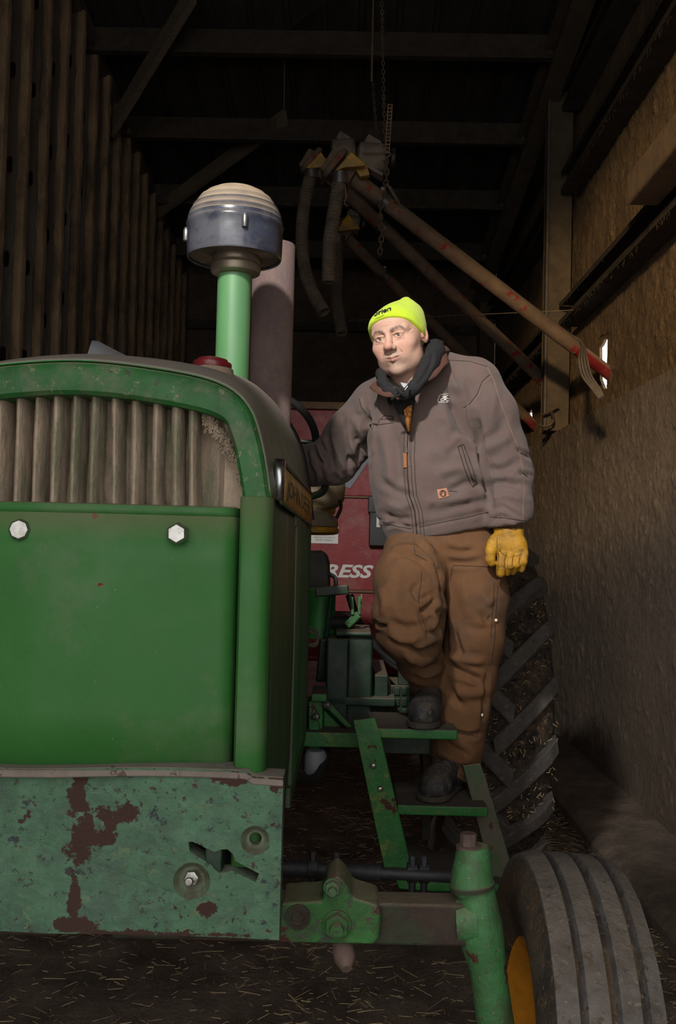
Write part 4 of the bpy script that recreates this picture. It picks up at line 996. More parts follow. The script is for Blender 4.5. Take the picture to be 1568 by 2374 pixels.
for px in (812, 838):
    c = P(px, 1388, 3.69); part('fork_washer', 'axle', lambda mb: mb.lathe(c, [(.018, -.003), (.018, .003)], 16, Vector((1, 0, 0))), .001, par=fk)
part('steering_cylinder', 'green', lambda mb: mb.lathe(P(741, 1478, 3.8), [(.058, 0), (.058, .18), (.05, .19)], 28), 0, True)
def cowl(mb): mb.box((XC+.03, 3.62, 1.33), (.55, .5, .34)); mb.box((XC+.02, 3.58, 1.55), (.5, .36, .16))
part('dash_cowl', 'darkvinyl', cowl, .03, seg=3)
part('knee_shield', 'darkvinyl', lambda mb: mb.prism([P(700, 1278, 3.9), P(742, 1276, 3.9), P(756, 1284, 3.9), P(763, 1305, 3.9), P(765, 1380, 3.9), P(755, 1392, 3.9), P(738, 1372, 3.9), P(700, 1362, 3.9)], (0, .2, 0)), .012, seg=3)
part('grab_handle', 'dark', lambda mb: mb.tube(catmull([P(770, 1060, 3.62), P(756, 1105, 3.58), P(754, 1130, 3.55), P(742, 1144, 3.52), P(715, 1152, 3.5), P(690, 1156, 3.48)], 6), .0135, 12), 0, True)
# steering wheel
cw = P(603, 1022, 3.92); tilt = Matrix.Rotation(R(38), 3, 'X'); rad = .222
swp = [cw+tilt @ Vector((rad*math.cos(a), 0*rad*math.sin(a), rad*math.sin(a)))*1. for a in [2*math.pi*k/64 for k in range(64)]]
sw = part('steering_wheel', 'rubber', lambda mb: mb.tube(swp, .0155, 12, closed=True), 0, True)
part('wheel_spoke', 'black', lambda mb: [mb.tube([cw+tilt @ Vector((0, .03, 0)), cw+tilt @ Vector((rad*math.cos(a), 0, rad*math.sin(a)))], .011, 10) for a in (-.02, 2.1, -2.1)], 0, True, par=sw)
part('steering_column', 'black', lambda mb: mb.tube([cw+tilt @ Vector((0, .03, 0)), Vector((cw.x+.02, 3.75, 1.55))], .025, 14), 0, True, par=sw)
# seat
st = part('seat_cushion', 'vinyl2', lambda mb: mb.tube([P(700, 1228, 4.15), P(705, 1210, 4.15), P(712, 1190, 4.17), P(722, 1178, 4.2)], [.001]*4, 4), 0)
bpy.data.objects.remove(st)
def blob(mb, x0, x1, z0, z1, y0, y1, n=28, pw=2.6, flat=None):
    cx, cy, cz_ = (x0+x1)/2, (y0+y1)/2, (z0+z1)/2; rows = []
    for i in range(n//2+1):
        ph = -math.pi/2+math.pi*i/(n//2); row = []
        for k in range(n+1):
            a = 2*math.pi*k/n; f = lambda v: math.copysign(abs(v)**(2/pw), v)
            z = cz_+(z1-z0)/2*f(math.sin(ph)); row.append((cx+(x1-x0)/2*f(math.cos(ph))*f(math.cos(a)), cy+(y1-y0)/2*f(math.cos(ph))*f(math.sin(a)), max(z, flat) if flat else z))
        rows.append(row)
    mb.grid(rows)
xs1 = P(785, 1200, 4.15).x; zc1 = P(780, 1232, 4.15).z; zc2 = P(740, 1173, 4.15).z
st = part('seat_cushion', 'vinyl2', lambda mb: blob(mb, XC-.12, xs1, zc1-.05, zc2, 3.98, 4.5, pw=2.7, flat=zc1+.006), 0, True)
part('seat_pan', 'yellow', lambda mb: blob(mb, XC-.125, xs1+.003, zc1-.016, zc1+.022, 3.975, 4.5, pw=5), 0, True, par=st)
part('seat_post', 'dark', lambda mb: mb.box(((XC+xs1)/2, 4.25, (zc1+.9)/2), (.16, .16, zc1-.9)), .01, par=st)
zb1 = P(790, 1182, 4.42).z; zb2 = P(790, 1085, 4.42).z; xs2 = P(801, 1130, 4.42).x
part('seat_back', 'vinyl', lambda mb: blob(mb, XC-.14, xs2, zb1-.012, zb2+.02, 4.36, 4.56, pw=4), 0, True, par=st)
part('seat_shell', 'yellow', lambda mb: blob(mb, XC-.13, xs2-.04, zb1-.04, zb1+.05, 4.40, 4.58, pw=3.5), 0, True, par=st)
part('seat_stay', 'black', lambda mb: mb.tube(catmull([P(787, 1158, 4.4), P(791, 1175, 4.38), P(785, 1192, 4.35), P(778, 1205, 4.32)], 5), .008, 8), 0, True, par=st)
# step ladder
Y1, Y2 = 3.04, 3.34
def ladder():
    def rail(px, d, m, dep):     # plate: centre line px top/bottom and width px
        (x0, y0, w0), (x1, y1, w1) = px; mb = MB()
        mb.prism([P(x0-w0/2, y0+6, d), P(x0+w0/2-8, y0, d), P(x0+w0/2, y0+24, d), P(x1+w1/2, y1, d), P(x1-w1/2, y1, d)], (0, .008, 0))
        mb.prism([P(x0+w0/2-2, y0+24, d), P(x0+w0/2+2, y0+24, d), P(x1+w1/2+2, y1, d), P(x1+w1/2-2, y1, d)], (0, dep, 0))
        mb.prism([P(x0-w0/2, y0+6, d), P(x0-w0/2+3, y0+6, d), P(x1-w1/2+3, y1, d), P(x1-w1/2, y1, d)], (0, dep, 0))
        return mb.build('ladder_rail', M[m], lad, bevel=.002)
    lad = part('step_ladder', 'step', lambda mb: (mb.prism([P(905, 2000, 3.05), P(950, 2006, 3.05), P(1010, 2040, 3.05), P(1190, 2052, 3.05), P(1190, 2070, 3.05), P(1000, 2068, 3.05), P(925, 2062, 3.05)], (0, .3, 0)),), .006)
    rail(((848, 1664, 58), (922, 2012, 62)), 3.035, 'step', .06)
    rail(((1098, 1770, 48), (1168, 2040, 52)), 3.12, 'stepd', .05)
    for (x0, x1, yt, yb, m) in ((858, 1062, 1688, 1704, 'step'), (922, 1132, 1868, 1890, 'step')):
        a = P(x0, yt, Y1); b = P(x1, yt, Y1); zt2 = TREADS[0 if yt < 1800 else 1]; h = .030
        mb = MB(); mb.box(((a.x+b.x)/2, (Y1+Y2)/2, zt2-h/2-.0), (b.x-a.x, Y2-Y1, h)); mb.build('ladder_tread', M[m], lad, bevel=.004)
        if yt < 1800: mb = MB(); mb.box(((a.x+b.x)/2-.01, Y2-.06, zt2-.085), (b.x-a.x, .02, .075)); mb.build('tread_skirt', M['dark'], lad, bevel=.002)
    mb = MB(); a = P(1000, 1740, 3.33); mb.box((a.x-.01, 3.36, a.z-.12), (.03, .03, .36)); mb.build('ladder_strut', M['wornaxle'], lad, bevel=.003)
    for px, py in ((866, 1775), (882, 1829)):
        c = P(px, py, 3.034); mb = MB(); mb.lathe(c, [(.0085, 0), (.0095, .002), (.006, .006), (.0, .007)], 16, Vector((0, -1, 0)), (False, False)); mb.build('carriage_bolt', M['steel'], lad, smooth=True)
    mb = MB(); mb.box((XC+.55, 3.4, 1.42-(1705-1265)/FPX*3.4), (.42, .12, .05)); mb.build('ladder_mount', M['step'], lad, bevel=.004)
TREADS = (P(950, 1690, 3.04).z, P(1000, 1868, 3.04).z)
ladder()
# dark perforated guard beside the platform
part('side_guard', 'dark', lambda mb: (bx_px(mb, 862, 1588, 985, 1670, 3.72, .02), bx_px(mb, 925, 1490, 990, 1590, 3.75, .03)), .003)
part('guard_slat', 'dark', lambda mb: [bx_px(mb, 864+i*17, 1594+j*25, 876+i*17, 1612+j*25, 3.712, .012) for i in range(7) for j in range(3)], .002)
part('hydraulic_hose', 'rubber', lambda mb: [mb.tube(catmull([P(808+k*6, 1380, 4.3), P(828+k*5, 1440, 4.25), P(862+k*5, 1490, 4.2), P(905, 1530+k*7, 4.1), P(945, 1552+k*7, 4.05)], 7), .012, 10) for k in (0, 1)], 0, True)
part('wiring_loop', 'cable', lambda mb: [mb.tube(catmull([P(700, 1450+k*9, 3.4), P(728, 1458+k*9, 3.42), P(738, 1478+k*8, 3.42), P(728, 1494+k*5, 3.4), P(700, 1490, 3.38)], 6), .004, 6) for k in (0, 1)], 0, True)
# ------------------------------------------------------------------ red feed wagon behind the tractor
WY = 6.3
WG = empty('feed_wagon', (-.5, 7.4, 0), 'tall red farm wagon with white slanted lettering, parked behind the tractor', 'wagon')
wx0, wx1 = -1.55, .46; zW = lambda py: P(760, py, WY).z
mb = MB(); mb.box(((wx0+wx1)/2, WY+1.0, (zW(1530)+zW(944))/2), (wx1-wx0, 2.0, zW(944)-zW(1530))); body = mb.build('wagon_body', M['wagon'], WG, bevel=.02)
for a, b in ((952, 1148), (1154, 1366), (1373, 1528)):
    mb = MB(); mb.box(((wx0+wx1)/2, WY-.008, (zW(a)+zW(b))/2), (wx1-wx0-.02, .02, zW(a)-zW(b))); mb.build('front_panel', M['wagon'], body, bevel=.004)
for py, h in ((942, .045), (1151, .014), (1369, .016)):
    mb = MB(); mb.box(((wx0+wx1)/2, WY-.018 if h < .02 else WY+.02, zW(py)), (wx1-wx0+.02, .03 if h < .02 else .12, h)); mb.build('dusty_ledge', M['seam'], body, bevel=.003)
mb = MB(); mb.lathe((wx1-.75, WY+.02, .78), [(.42, 0), (.42, .1)], 40, Vector((1, 0, 0)), up=Vector((0, 0, 1)))
mb = MB(); mb.box(((wx0+wx1)/2, WY+1, .62), (.5, 1.9, .12)); mb.box(((wx0+wx1)/2, WY-.5, .50), (.14, 1.0, .12)); mb.build('drawbar', M['black'], WG, bevel=.01)
for sg in (-1, 1):
    mb = MB(); cx = (wx0+wx1)/2+sg*.85; mb.lathe((cx-.1, WY+1.2, .38), [(.2, 0), (.33, .0), (.38, .04), (.38, .16), (.33, .2), (.2, .2)], 32, Vector((1, 0, 0))); mb.build('wagon_wheel', M['rubber'], WG, smooth=True)
    mb = MB(); mb.box((cx, WY+1.2, .56), (.1, .12, .4)); mb.build('axle_stand', M['black'], WG)
def on_w(px, py): q = P(px, py, WY-.02); return q
a, b = on_w(724, 1336), on_w(866, 1336); up_ = on_w(741, 1308)
planar_text('lettering', 'PRESS', Vector((a.x, WY-.0195, a.z)), (1, 0, 0), (0, 0, 1), up_.z-a.z, b.x-a.x, M['white'], body, shear=.28, bold=.03)
q0, q1 = on_w(716, 1259), on_w(785, 1221); mb = MB(); mb.box(((q0.x+q1.x)/2, WY-.0205, (q0.z+q1.z)/2), (q1.x-q0.x, .003, q1.z-q0.z)); dec = mb.build('safety_decal', M['white'], body)
for i, tx in enumerate(('BEFORE UNLOADING', 'AND DISENGAGING PTO.', 'DISENGAGE TRACTOR PTO', 'BEFORE TURNING.')):
    y = 1235+i*6.0; a = on_w(729+(4 if i in (0, 3) else 0), y); b = on_w(776-(4 if i == 3 else 0), y)
    planar_text('decal_line', tx, Vector((a.x, WY-.0225, a.z)), (1, 0, 0), (0, 0, 1), .0085, b.x-a.x, M['print'], dec)
q0, q1 = on_w(855, 1266), on_w(917, 1153); mb = MB(); mb.box(((q0.x+q1.x)/2, WY-.05, (q0.z+q1.z)/2), (q1.x-q0.x, .06, q1.z-q0.z)); bb = mb.build('manual_box', M['blackbox'], WG, bevel=.008)
mb = MB(); l0, l1 = on_w(855, 1189), on_w(917, 1153); mb.box(((l0.x+l1.x)/2, WY-.053, (l0.z+l1.z)/2), (l1.x-l0.x+.01, .066, l1.z-l0.z)); mb.build('box_lid', M['blackbox'], bb, bevel=.006)
a, b = P(873, 1222, WY-.08), P(912, 1196, WY-.08); mb = MB(); mb.box(((a.x+b.x)/2, WY-.0805, (a.z+b.z)/2), (b.x-a.x, .002, b.z-a.z)); lb = mb.build('box_label', M['white'], bb)
for tx, py, h, x1 in (('ROTO', 1207, .016, 910), ('OPERATORS', 1217, .009, 910)):
    a = P(882 if h > .01 else 877, py, WY-.082); b = P(x1, py, WY-.082); planar_text('label_line', tx, Vector((a.x, WY-.0818, a.z)), (1, 0, 0), (0, 0, 1), h, b.x-a.x, M['print'], lb)
mb = MB(); mb.prism([on_w(800, 1128), on_w(812, 1132), on_w(862, 1060), on_w(845, 1050), on_w(800, 1100)], (0, -.004, 0)); mb.build('arrow_decal', M['grey'], body)
mb = MB(); mb.tube([(P(880, 1500, WY).x-.45, WY+.18, zW(1505)+.05), (wx1-.03, WY+.18, zW(1505)+.05)], .22, 28); mb.build('auger_trough', M['wagon'], WG, smooth=True)

# ------------------------------------------------------------------ augers, hoses, motors
def cyl_between(a, b, r, n=24): mb = MB(); mb.tube([a, b], r, n); return mb
def auger(head, wall, r, label, hose_pts, hose_r, motor_off, clean_from=None, band_t=.1, big=True, guard_px=None, d=None):
    t = empty('grain_auger', head, label, 'auger', 'grain augers coming through the right wall')
    dirv = (wall-head).normalized(); out_ = wall+dirv*.35
    mb = MB(); pts = [head-dirv*.02]+[head.lerp(wall, k/12) for k in range(1, 13)]+[out_]
    if clean_from is None: clean_from = .97
    mb.tube([head-dirv*.02, head.lerp(wall, clean_from)], r, 28); mb.build('auger_tube', M['tube'], t, smooth=True)
    mb = MB(); mb.tube([head.lerp(wall, clean_from-.005), out_], r*.93, 28); mb.build('clean_tube_end', M['tubeend'], t, smooth=True)
    c = head.lerp(wall, band_t); mb = MB(); mb.tube([c-dirv*.03, c+dirv*.03], r*1.10, 28); mb.bar(c+Vector((0, 0, r)), c+Vector((0, 0, r+.03)), .03, .02); mb.build('tube_clamp', M['band'], t, smooth=True)
    # corrugated hose
    hp = catmull(hose_pts, 26); cum = [0]
    for a, b in zip(hp[:-1], hp[1:]): cum.append(cum[-1]+(b-a).length)
    rad = []; P2 = []; nn = int(cum[-1]/.0055)
    for i in range(nn+1):
        s_ = cum[-1]*i/nn; k = min(len(cum)-2, next((j for j in range(len(cum)-1) if cum[j+1] >= s_), len(cum)-2)); f = (s_-cum[k])/max(1e-6, cum[k+1]-cum[k])
        P2.append(hp[k].lerp(hp[k+1], f)); rad.append(hose_r*(1.0+.075*math.cos(2*math.pi*i/4)+random.uniform(-.015, .015)))
    mb = MB(); mb.tube(P2, rad, 22, caps=False); h = mb.build('discharge_hose', M['hose'], t, smooth=True, solid=.004)
    mb = MB(); mb.tube([P2[0]+Vector((0, 0, .03)), P2[0]-Vector((0, 0, .04))], hose_r*1.12, 20); mb.build('hose_collar', M['band'], t, smooth=True)
    # gearbox head, motor, guard
    s_ = r/.05
    mb = MB(); mb.box(head+Vector((-.03, 0, .0)), (.20*s_, .16*s_, .15*s_), Matrix.Rotation(R(30), 3, 'Y')); mb.lathe(head+Vector((-.045, -.07, .01)), [(.105*s_, 0), (.11*s_, .01), (.11*s_, .03), (.10*s_, .04)], 28, Vector((-.75, -.2, .6))); mb.build('auger_head', M['tube'], t, bevel=.006)
    if guard_px:
        mb = MB(); g = [P(*q, d-.16) for q in guard_px[0]]; mb.prism(g, (0, .07, .01)); mb.build('belt_guard', M['guard'], t, bevel=.004)
        if len(guard_px) > 1: mb = MB(); mb.prism([P(*q, d-.08) for q in guard_px[1]], (0, .05, 0)); mb.build('guard_back', M['guard'], t, bevel=.004)
    if motor_off:
        (mx0, my0), (mx1, my1), mr_ = motor_off; a = P(mx0, my0, d+.02); b = P(mx1, my1, d+.02); ax = (b-a).normalized(); L_ = (b-a).length
        mb = MB(); prof = [(mr_*.6, 0), (mr_*.95, .015), (mr_, .04), (mr_, L_*.8), (mr_*.9, L_*.93), (mr_*.6, L_)]; mb.lathe(a, prof, 28, ax); mo = mb.build('motor', M['motor'], t, smooth=True)
        mb = MB(); mb.box(a.lerp(b, .5)+Vector((0, 0, mr_*.95)), (.10*s_, .09*s_, .06*s_), Matrix.Rotation(R(30), 3, 'Y')); mb.build('junction_box', M['motor'], mo, bevel=.006); mb = MB(); mb.box(a.lerp(b, .5)-Vector((0, 0, mr_)), (L_*.8, .1, .02), Matrix.Rotation(R(30), 3, 'Y')); mb.build('motor_foot', M['motor'], mo, bevel=.003)
        mb = MB(); mb.lathe(b, [(mr_*.5, 0), (mr_*.75, .02), (mr_*.75, .04), (mr_*.3, .05)], 20, ax); mb.build('fan_cover', M['black'], mo, smooth=True)
    return t
w1 = PXw(1408, 862, XRS); h1 = P(800, 398, 5.9)
auger(h1, w1, .047, 'longest and topmost dusty red auger tube, its hose hanging in front', [P(788, 412, 5.8), P(782, 450, 5.8), P(772, 510, 5.8), P(764, 570, 5.8), P(762, 655, 5.8)], .040, ((828, 362), (900, 368), .085), .87, .13, True,
      [[(776, 396), (815, 352), (848, 378), (846, 384), (800, 388)], [(820, 385), (850, 380), (858, 405), (835, 410)]], 5.9)
w2 = PXw(1305, 925, XRS); h2 = P(742, 388, 7.0)
auger(h2, w2, .048, 'dusty red auger tube in the middle of the three, with the leftmost curved hose', [P(722, 402, 6.9), P(708, 460, 6.9), P(700, 540, 6.9), P(706, 620, 6.9), P(726, 680, 6.85), P(752, 724, 6.8)], .044, ((768, 352), (826, 348), .085), .93, .23, True,
      [[(710, 388), (744, 352), (768, 386), (712, 390)], [(755, 388), (770, 384), (775, 396), (762, 398)]], 7.0)
w3 = PXw(1237, 984, XRS); h3 = P(795, 542, 8.2)
auger(h3, w3, .047, 'lowest and farthest red auger tube, partly hidden behind the man', [P(785, 555, 8.1), P(782, 620, 8.1), P(780, 690, 8.1), P(793, 775, 8.0)], .047, ((800, 515), (835, 520), .07), .95, .2, True,
      [[(785, 536), (786, 520), (808, 496), (836, 530)]], 8.2)
# cables strapped along the top auger and hanging at the wall
t = empty('power_cable', P(1340, 780, 6.0), 'bundle of dusty cables along the top auger drooping to the concrete ledge', 'cable')
for k in range(4):
    up_ = Vector((-.01+.006*k, -.03+.012*k, .052+.003*(k % 2))); L0 = [h1.lerp(w1, s_)+up_ for s_ in (.20, .4, .6, .8)]
    if k in (0,): L0 = [P(905, 432, 5.9), P(925, 468, 5.9)]+L0[0:]
    tail = [h1.lerp(w1, .875)+up_+Vector((.02, -.03, -.02)), P(1343+k*6, 830, 5.6), P(1350+k*7, 870, 5.5), P(1372+k*6, 900, 5.42), P(1390+k*3, 925-k*2, 5.35)]
    mb = MB(); mb.tube(catmull(L0+tail, 8), .0065, 8); mb.build('cable_strand', M['cable'], t, smooth=True)
# chains
def chain(name, pts, label, pitch=.026, r=.0032, w=.009, cat='chain'):
    pts = catmull(pts, 12); mb = MB(); acc = 0; i = 0; k = 0; pos = pts[0].copy(); cum = [0]
    for a, b in zip(pts[:-1], pts[1:]): cum.append(cum[-1]+(b-a).length)
    n = int(cum[-1]/pitch)
    for q in range(n):
        s_ = q*pitch; j = next((m_ for m_ in range(len(cum)-1) if cum[m_+1] >= s_), len(cum)-2); f = (s_-cum[j])/max(1e-6, cum[j+1]-cum[j]); p = pts[j].lerp(pts[j+1], f); d_ = (pts[j+1]-pts[j]).normalized()
        u, v = frame(d_, Vector((0, 1, 0))); u = u if q % 2 else v
        lp = [p+d_*(pitch*.68*math.sin(a)*(1))+u*(w*math.cos(a)) for a in [2*math.pi*m_/8 for m_ in range(8)]]
        mb.tube(lp, r, 4, closed=True)
    o = mb.build(name, M['chain'], smooth=True); return tag(o, label, cat)
chain('hoist_chain', [P(885, -60, 5.9), P(888, 120, 5.9), P(891, 260, 5.9), P(893, 330, 5.9), P(896, 390, 5.9), P(893, 440, 5.9)], 'long thin hoist chain hanging from the roof to the auger heads')
chain('hoist_chain', [P(865, 190, 6.9), P(868, 240, 6.9), P(873, 300, 6.9), P(876, 345, 6.9)], 'short thin chain below the wooden pull, left of the long chain', pitch=.028)
chain('loop_chain', [P(905, 255, 5.85), P(900, 300, 5.85), P(895, 350, 5.85), P(897, 400, 5.85), P(893, 440, 5.85), P(885, 470, 5.85), P(882, 500, 5.85), P(885, 540, 5.85), P(880, 600, 5.9)], 'dusty chain looping under the perforated strap and round the augers', pitch=.034, r=.005, w=.013)
mb = MB(); a, b = P(905, 243, 5.8), P(898, 352, 5.8)
for sg in (-1, 1): mb.bar(a+Vector((sg*.012, 0, 0)), b+Vector((sg*.012, 0, 0)), .006, .012, up=Vector((0, 1, 0)))
for i in range(14): c = a.lerp(b, i/13); mb.box(c, (.022, .010, .006))
tag(mb.build('perforated_strap', M['seam']), 'straight dusty ladder-like strap hanging beside the chains above the augers', 'strap')
mb = MB(); mb.tube([P(867, -60, 6.9), P(862, 190, 6.9)], [.004, .008], 8); tag(mb.build('pull_cord', M['rope'], smooth=True), 'thin dusty cord hanging left of the long chain, thicker at its foot', 'cord')
mb = MB(); mb.tube(catmull([P(800, 430, 5.75), P(803, 455, 5.75), P(799, 470, 5.75), P(806, 478, 5.75)], 6), .004, 6); tag(mb.build('cord_end', M['rope'], smooth=True), 'short loose cord hanging under the top auger head beside the hose', 'cord')
mb = MB(); mb.tube(catmull([P(897, 425, 5.75), P(915, 455, 5.8), P(925, 472, 5.85)], 6), .006, 6); mb.tube(catmull([P(888, 372, 5.8), P(905, 355, 5.8), P(840, 355, 5.8)], 4), .004, 6); tag(mb.build('lashing_rope', M['rope'], smooth=True), 'dusty rope lashed round the top auger below its motor', 'rope')
# ------------------------------------------------------------------ the man on the step
MAN = empty('person', P(1010, 1870, 3.2), 'man in brown work jacket and lime knit cap standing on the tractor step', 'person')
skin = mat('skin', (.5, .3, .22), .5, var=.05, vscale=60, attr='Col', bump=.0004, bscale=260, spec=.35)
skin.node_tree.nodes['Principled BSDF'].inputs['Subsurface Weight'].default_value = .08
skin.node_tree.nodes['Principled BSDF'].inputs['Subsurface Radius'].default_value = (.01, .004, .002)
capm = mat('lime_knit', lin(205, 236, 28), .85, var=.06, vscale=30, bump=.0008, bscale=300, sheen=.3)
jackm = mat('brown_duck_canvas', lin(106, 88, 83), .85, var=.10, vscale=6, dirt=.35, dirtcol=(.125, .105, .095), dscale=14, bump=.0005, bscale=420, bump2=.0015, b2scale=26, sheen=.15)
cordm = mat('brown_corduroy', lin(118, 80, 66), .85, var=.1, bump=.0005, wave=('X', 90, .0012))
hoodm = mat('black_fleece', (.018, .018, .02), .9, var=.2, bump=.0008, bscale=200)
teem = mat('grey_tee', (.45, .47, .50), .8, var=.1)
tanm = mat('tan_bib', lin(170, 110, 50), .85, var=.1)
pantm = mat('brown_duck_trousers', lin(112, 78, 50), .88, var=.10, vscale=7, dirt=.22, dirtcol=(.080, .056, .038), dscale=7, bump=.0006, bscale=380, bump2=.002, b2scale=20)
bootm = mat('dusty_black_boot', (.022, .023, .030), .5, var=.3, specks=[(50, .60, (.16, .13, .09), 2.)], dirt=.45, dirtcol=(.10, .08, .06), dscale=16, dust=.3, dcol=(.12, .1, .08), bump=.002, bscale=50)
solem = mat('muddy_sole', (.07, .056, .045), .9, var=.3, bump=.003, bscale=60)
glovem = mat('yellow_leather_glove', lin(190, 140, 38), .5, var=.18, vscale=20, dirt=.18, dirtcol=(.13, .085, .04), dscale=26, bump=.0010, bscale=120, bump2=.001, b2scale=45)
threadm = mat('pale_thread', lin(140, 116, 100), .8, var=.1)
seamd = mat('dark_seam', (.035, .027, .024), .9, var=.1)
zipm = mat('brass_zip', (.085, .065, .05), .5, metal=.6, var=.2)
leather = mat('tan_leather_patch', lin(170, 110, 76), .6, var=.15)
studmm = mat('brass_snap', (.5, .42, .3), .35, metal=.9, var=.2)

# ---- head: local frame x = his left, y = backwards, z = up, origin between the ears at eye level
HR = Matrix.Rotation(R(-14.5), 3, 'Y') @ Matrix.Rotation(R(9), 3, 'X') @ Matrix.Rotation(R(-25), 3, 'Z')
HS = 1.0
EYE = P(905, 781, 3.10)
HO = EYE - HR @ Vector((0, -.079, 0))*HS
HRn = np.array(HR)
def loc(V): return (V-np.array(HO)) @ HRn/HS
def wl(p): return HO + HR @ Vector(p)*HS
F = Field((-.12, -.145, -.26), (.12, .15, .16), .0018)
F.ell((0, .006, .012), (.079, .098, .081), .0)
F.ell((0, -.034, -.030), (.070, .060, .085), .03)
F.ell((0, -.030, -.072), (.058, .056, .043), .025)
F.ell((0, -.074, -.104), (.025, .022, .019), .02)
F.ell((0, -.052, .042), (.062, .042, .040), .022)
F.ell((0, -.01, -.098), (.045, .05, .022), .03)
for s_ in (1, -1):
    F.ell((s_*.041, -.030, -.078), (.025, .038, .030), .028)
    F.ell((s_*.046, -.064, -.030), (.024, .021, .018), .022)
    F.ell((s_*.034, -.072, -.050), (.019, .015, .024), .02)
    F.cap((s_*.050, -.074, .016), (s_*.012, -.089, .015), .0085, .0095, .014)
F.ell((s_*0, -.078, -.060), (.034, .023, .028), .016)
for s_ in (1, -1):
    F.ell((s_*.0315, -.104, -.001), (.0215, .018, .0145), .012, sub=True)
    F.ell((s_*.0135, -.098, .0), (.006, .012, .012), .010, sub=True)
F.cap((0, -.088, .006), (0, -.1125, -.024), .0088, .0115, .012)
F.ell((0, -.1155, -.0290), (.0145, .0125, .0115), .008)
for s_ in (1, -1):
    F.ell((s_*.0145, -.1045, -.0345), (.0085, .0115, .0088), .005)
    F.ell((s_*.0072, -.1110, -.0435), (.0042, .006, .0045), .003, sub=True)
    F.cap((s_*.020, -.101, -.034), (s_*.037, -.086, -.064), .0010, .0008, .007, sub=True)
    F.cap((s_*.0265, -.0900, -.0610), (s_*.003, -.1030, -.0612), .0018, .0032, .006)
    F.cap((s_*.0225, -.0915, -.0680), (0, -.1010, -.0720), .0024, .0046, .006)
    F.cap((s_*.0290, -.0885, -.0620), (0, -.1105, -.0675), .0012, .0018, .0018, sub=True)
F.cap((0, -.107, -.049), (0, -.109, -.056), .0016, .002, .004, sub=True)
F.ell((0, -.103, -.083), (.016, .004, .0025), .008, sub=True)
for s_ in (1, -1):
    # lids round the eyeball, bags and crow's feet
    F.ell((s_*.0315, -.0825, -.0005), (.0160, .0132, .0118), .004)
    F.cap((s_*.017, -.0905, .0055), (s_*.031, -.0965, .0078), .0024, .0030, .003); F.cap((s_*.031, -.0965, .0078), (s_*.047, -.0865, .0045), .0030, .0024, .003)
    F.cap((s_*.020, -.090, -.0120), (s_*.044, -.086, -.0115), .0030, .0028, .006)
    F.ell((s_*.0315, -.1010, -.0012), (.0140, .0095, .0052), .0012, sub=True)
    for q in ((.058, -.068, .004, .066, -.056, .008), (.058, -.068, -.003, .067, -.056, -.004), (.056, -.069, -.010, .064, -.058, -.014)):
        F.cap((s_*q[0], q[1], q[2]), (s_*q[3], q[4], q[5]), .0006, .0006, .004, sub=True)
    er = Matrix.Rotation(R(12), 3, 'X') @ Matrix.Rotation(R(-20*s_), 3, 'Z')
    F.ell((s_*.081, .010, -.012), (.008, .019, .031), .004, er)
    F.ell((s_*.087, .006, -.012), (.006, .010, .019), .004, er, sub=True)
    F.cap((s_*.078, -.006, -.012), (s_*.080, -.004, -.020), .005, .005, .004)
F.cap((0, .022, -.06), (0, .050, -.25), .058, .066, .025)
F.cap((s_*0, -.012, -.112), (0, .02, -.20), .030, .045, .03)
V, Q = F.mesh()
# local albedo: cheeks, lips, brows, stubble; shade of creases and lids painted in
col = np.tile(np.array([[.68, .42, .32]]), (len(V), 1)); x, y, z = V.T
def blend(mask, c):
    global col
    mask = np.clip(mask, 0, 1)[:, None]; col = col*(1-mask)+np.array(c)*mask
g = lambda cx, cy, cz_, sx, sy, sz: np.exp(-(((np.abs(x) if cx else x)-cx)/sx)**2-((y-cy)/sy)**2-((z-cz_)/sz)**2)
blend(.75*g(.044, -.07, -.035, .02, .03, .02), (.66, .29, .21)); blend(.8*g(0, -.118, -.029, .014, .02, .012), (.65, .27, .20)); blend(.7*g(.081, .01, -.012, .012, .03, .035), (.58, .24, .19))
nz = vnoise(V, (600, 600, 600), 3)
stub = np.clip(1.25-((x/.062)**2+((z+.088)/.034)**2), 0, 1)*(y < -.02); blend(stub*(.42+.25*nz), (.40, .28, .225))
mus = np.exp(-(x/.028)**4-((z+.051)/.0065)**2)*(y < -.085); blend(mus*(.65+.4*nz), (.27, .20, .17))
lip = np.exp(-(x/.027)**6)*(np.exp(-((z+.0640)/.0016)**2)*.5+np.exp(-((z+.0712)/.0032)**2))*(y < -.088); blend(.85*lip, (.52, .22, .17))
blend(np.exp(-((z+.0668-.0045*(x/.026)**2)/.0015)**2-(x/.026)**6)*(y < -.09), (.12, .04, .035))  # dark gap of the mouth painted along the lip line
ax_ = np.abs(x); bz_ = .0185+.0055*np.sin(np.clip((ax_-.012)/.042, 0, 1)*2.2)-.010*np.clip((ax_-.042)/.012, 0, 1.3)
brow = np.exp(-((z-bz_)/.0056)**2)*np.clip((ax_-.010)/.004, 0, 1)*np.clip((.058-ax_)/.006, 0, 1)*(y < -.055); blend(brow*(.82+.35*vnoise(V, (900, 200, 300), 5)), (.12, .085, .068))
blend(.35*np.exp(-((np.abs(x)-(.021+(-.035-z)*.5))/.0022)**2)*((z<-.034)&(z>-.066)&(y<-.06)), (.50, .25, .18))  # smile folds drawn as shade in the skin colour
for z_, w_ in ((.034, .030), (.043, .036)): blend(.30*np.exp(-((z-z_-.003*np.cos(x*60))/.0011)**2-(x/w_)**6)*(y < -.05), (.42, .21, .15))  # forehead creases: their shade painted as tint lines, no relief
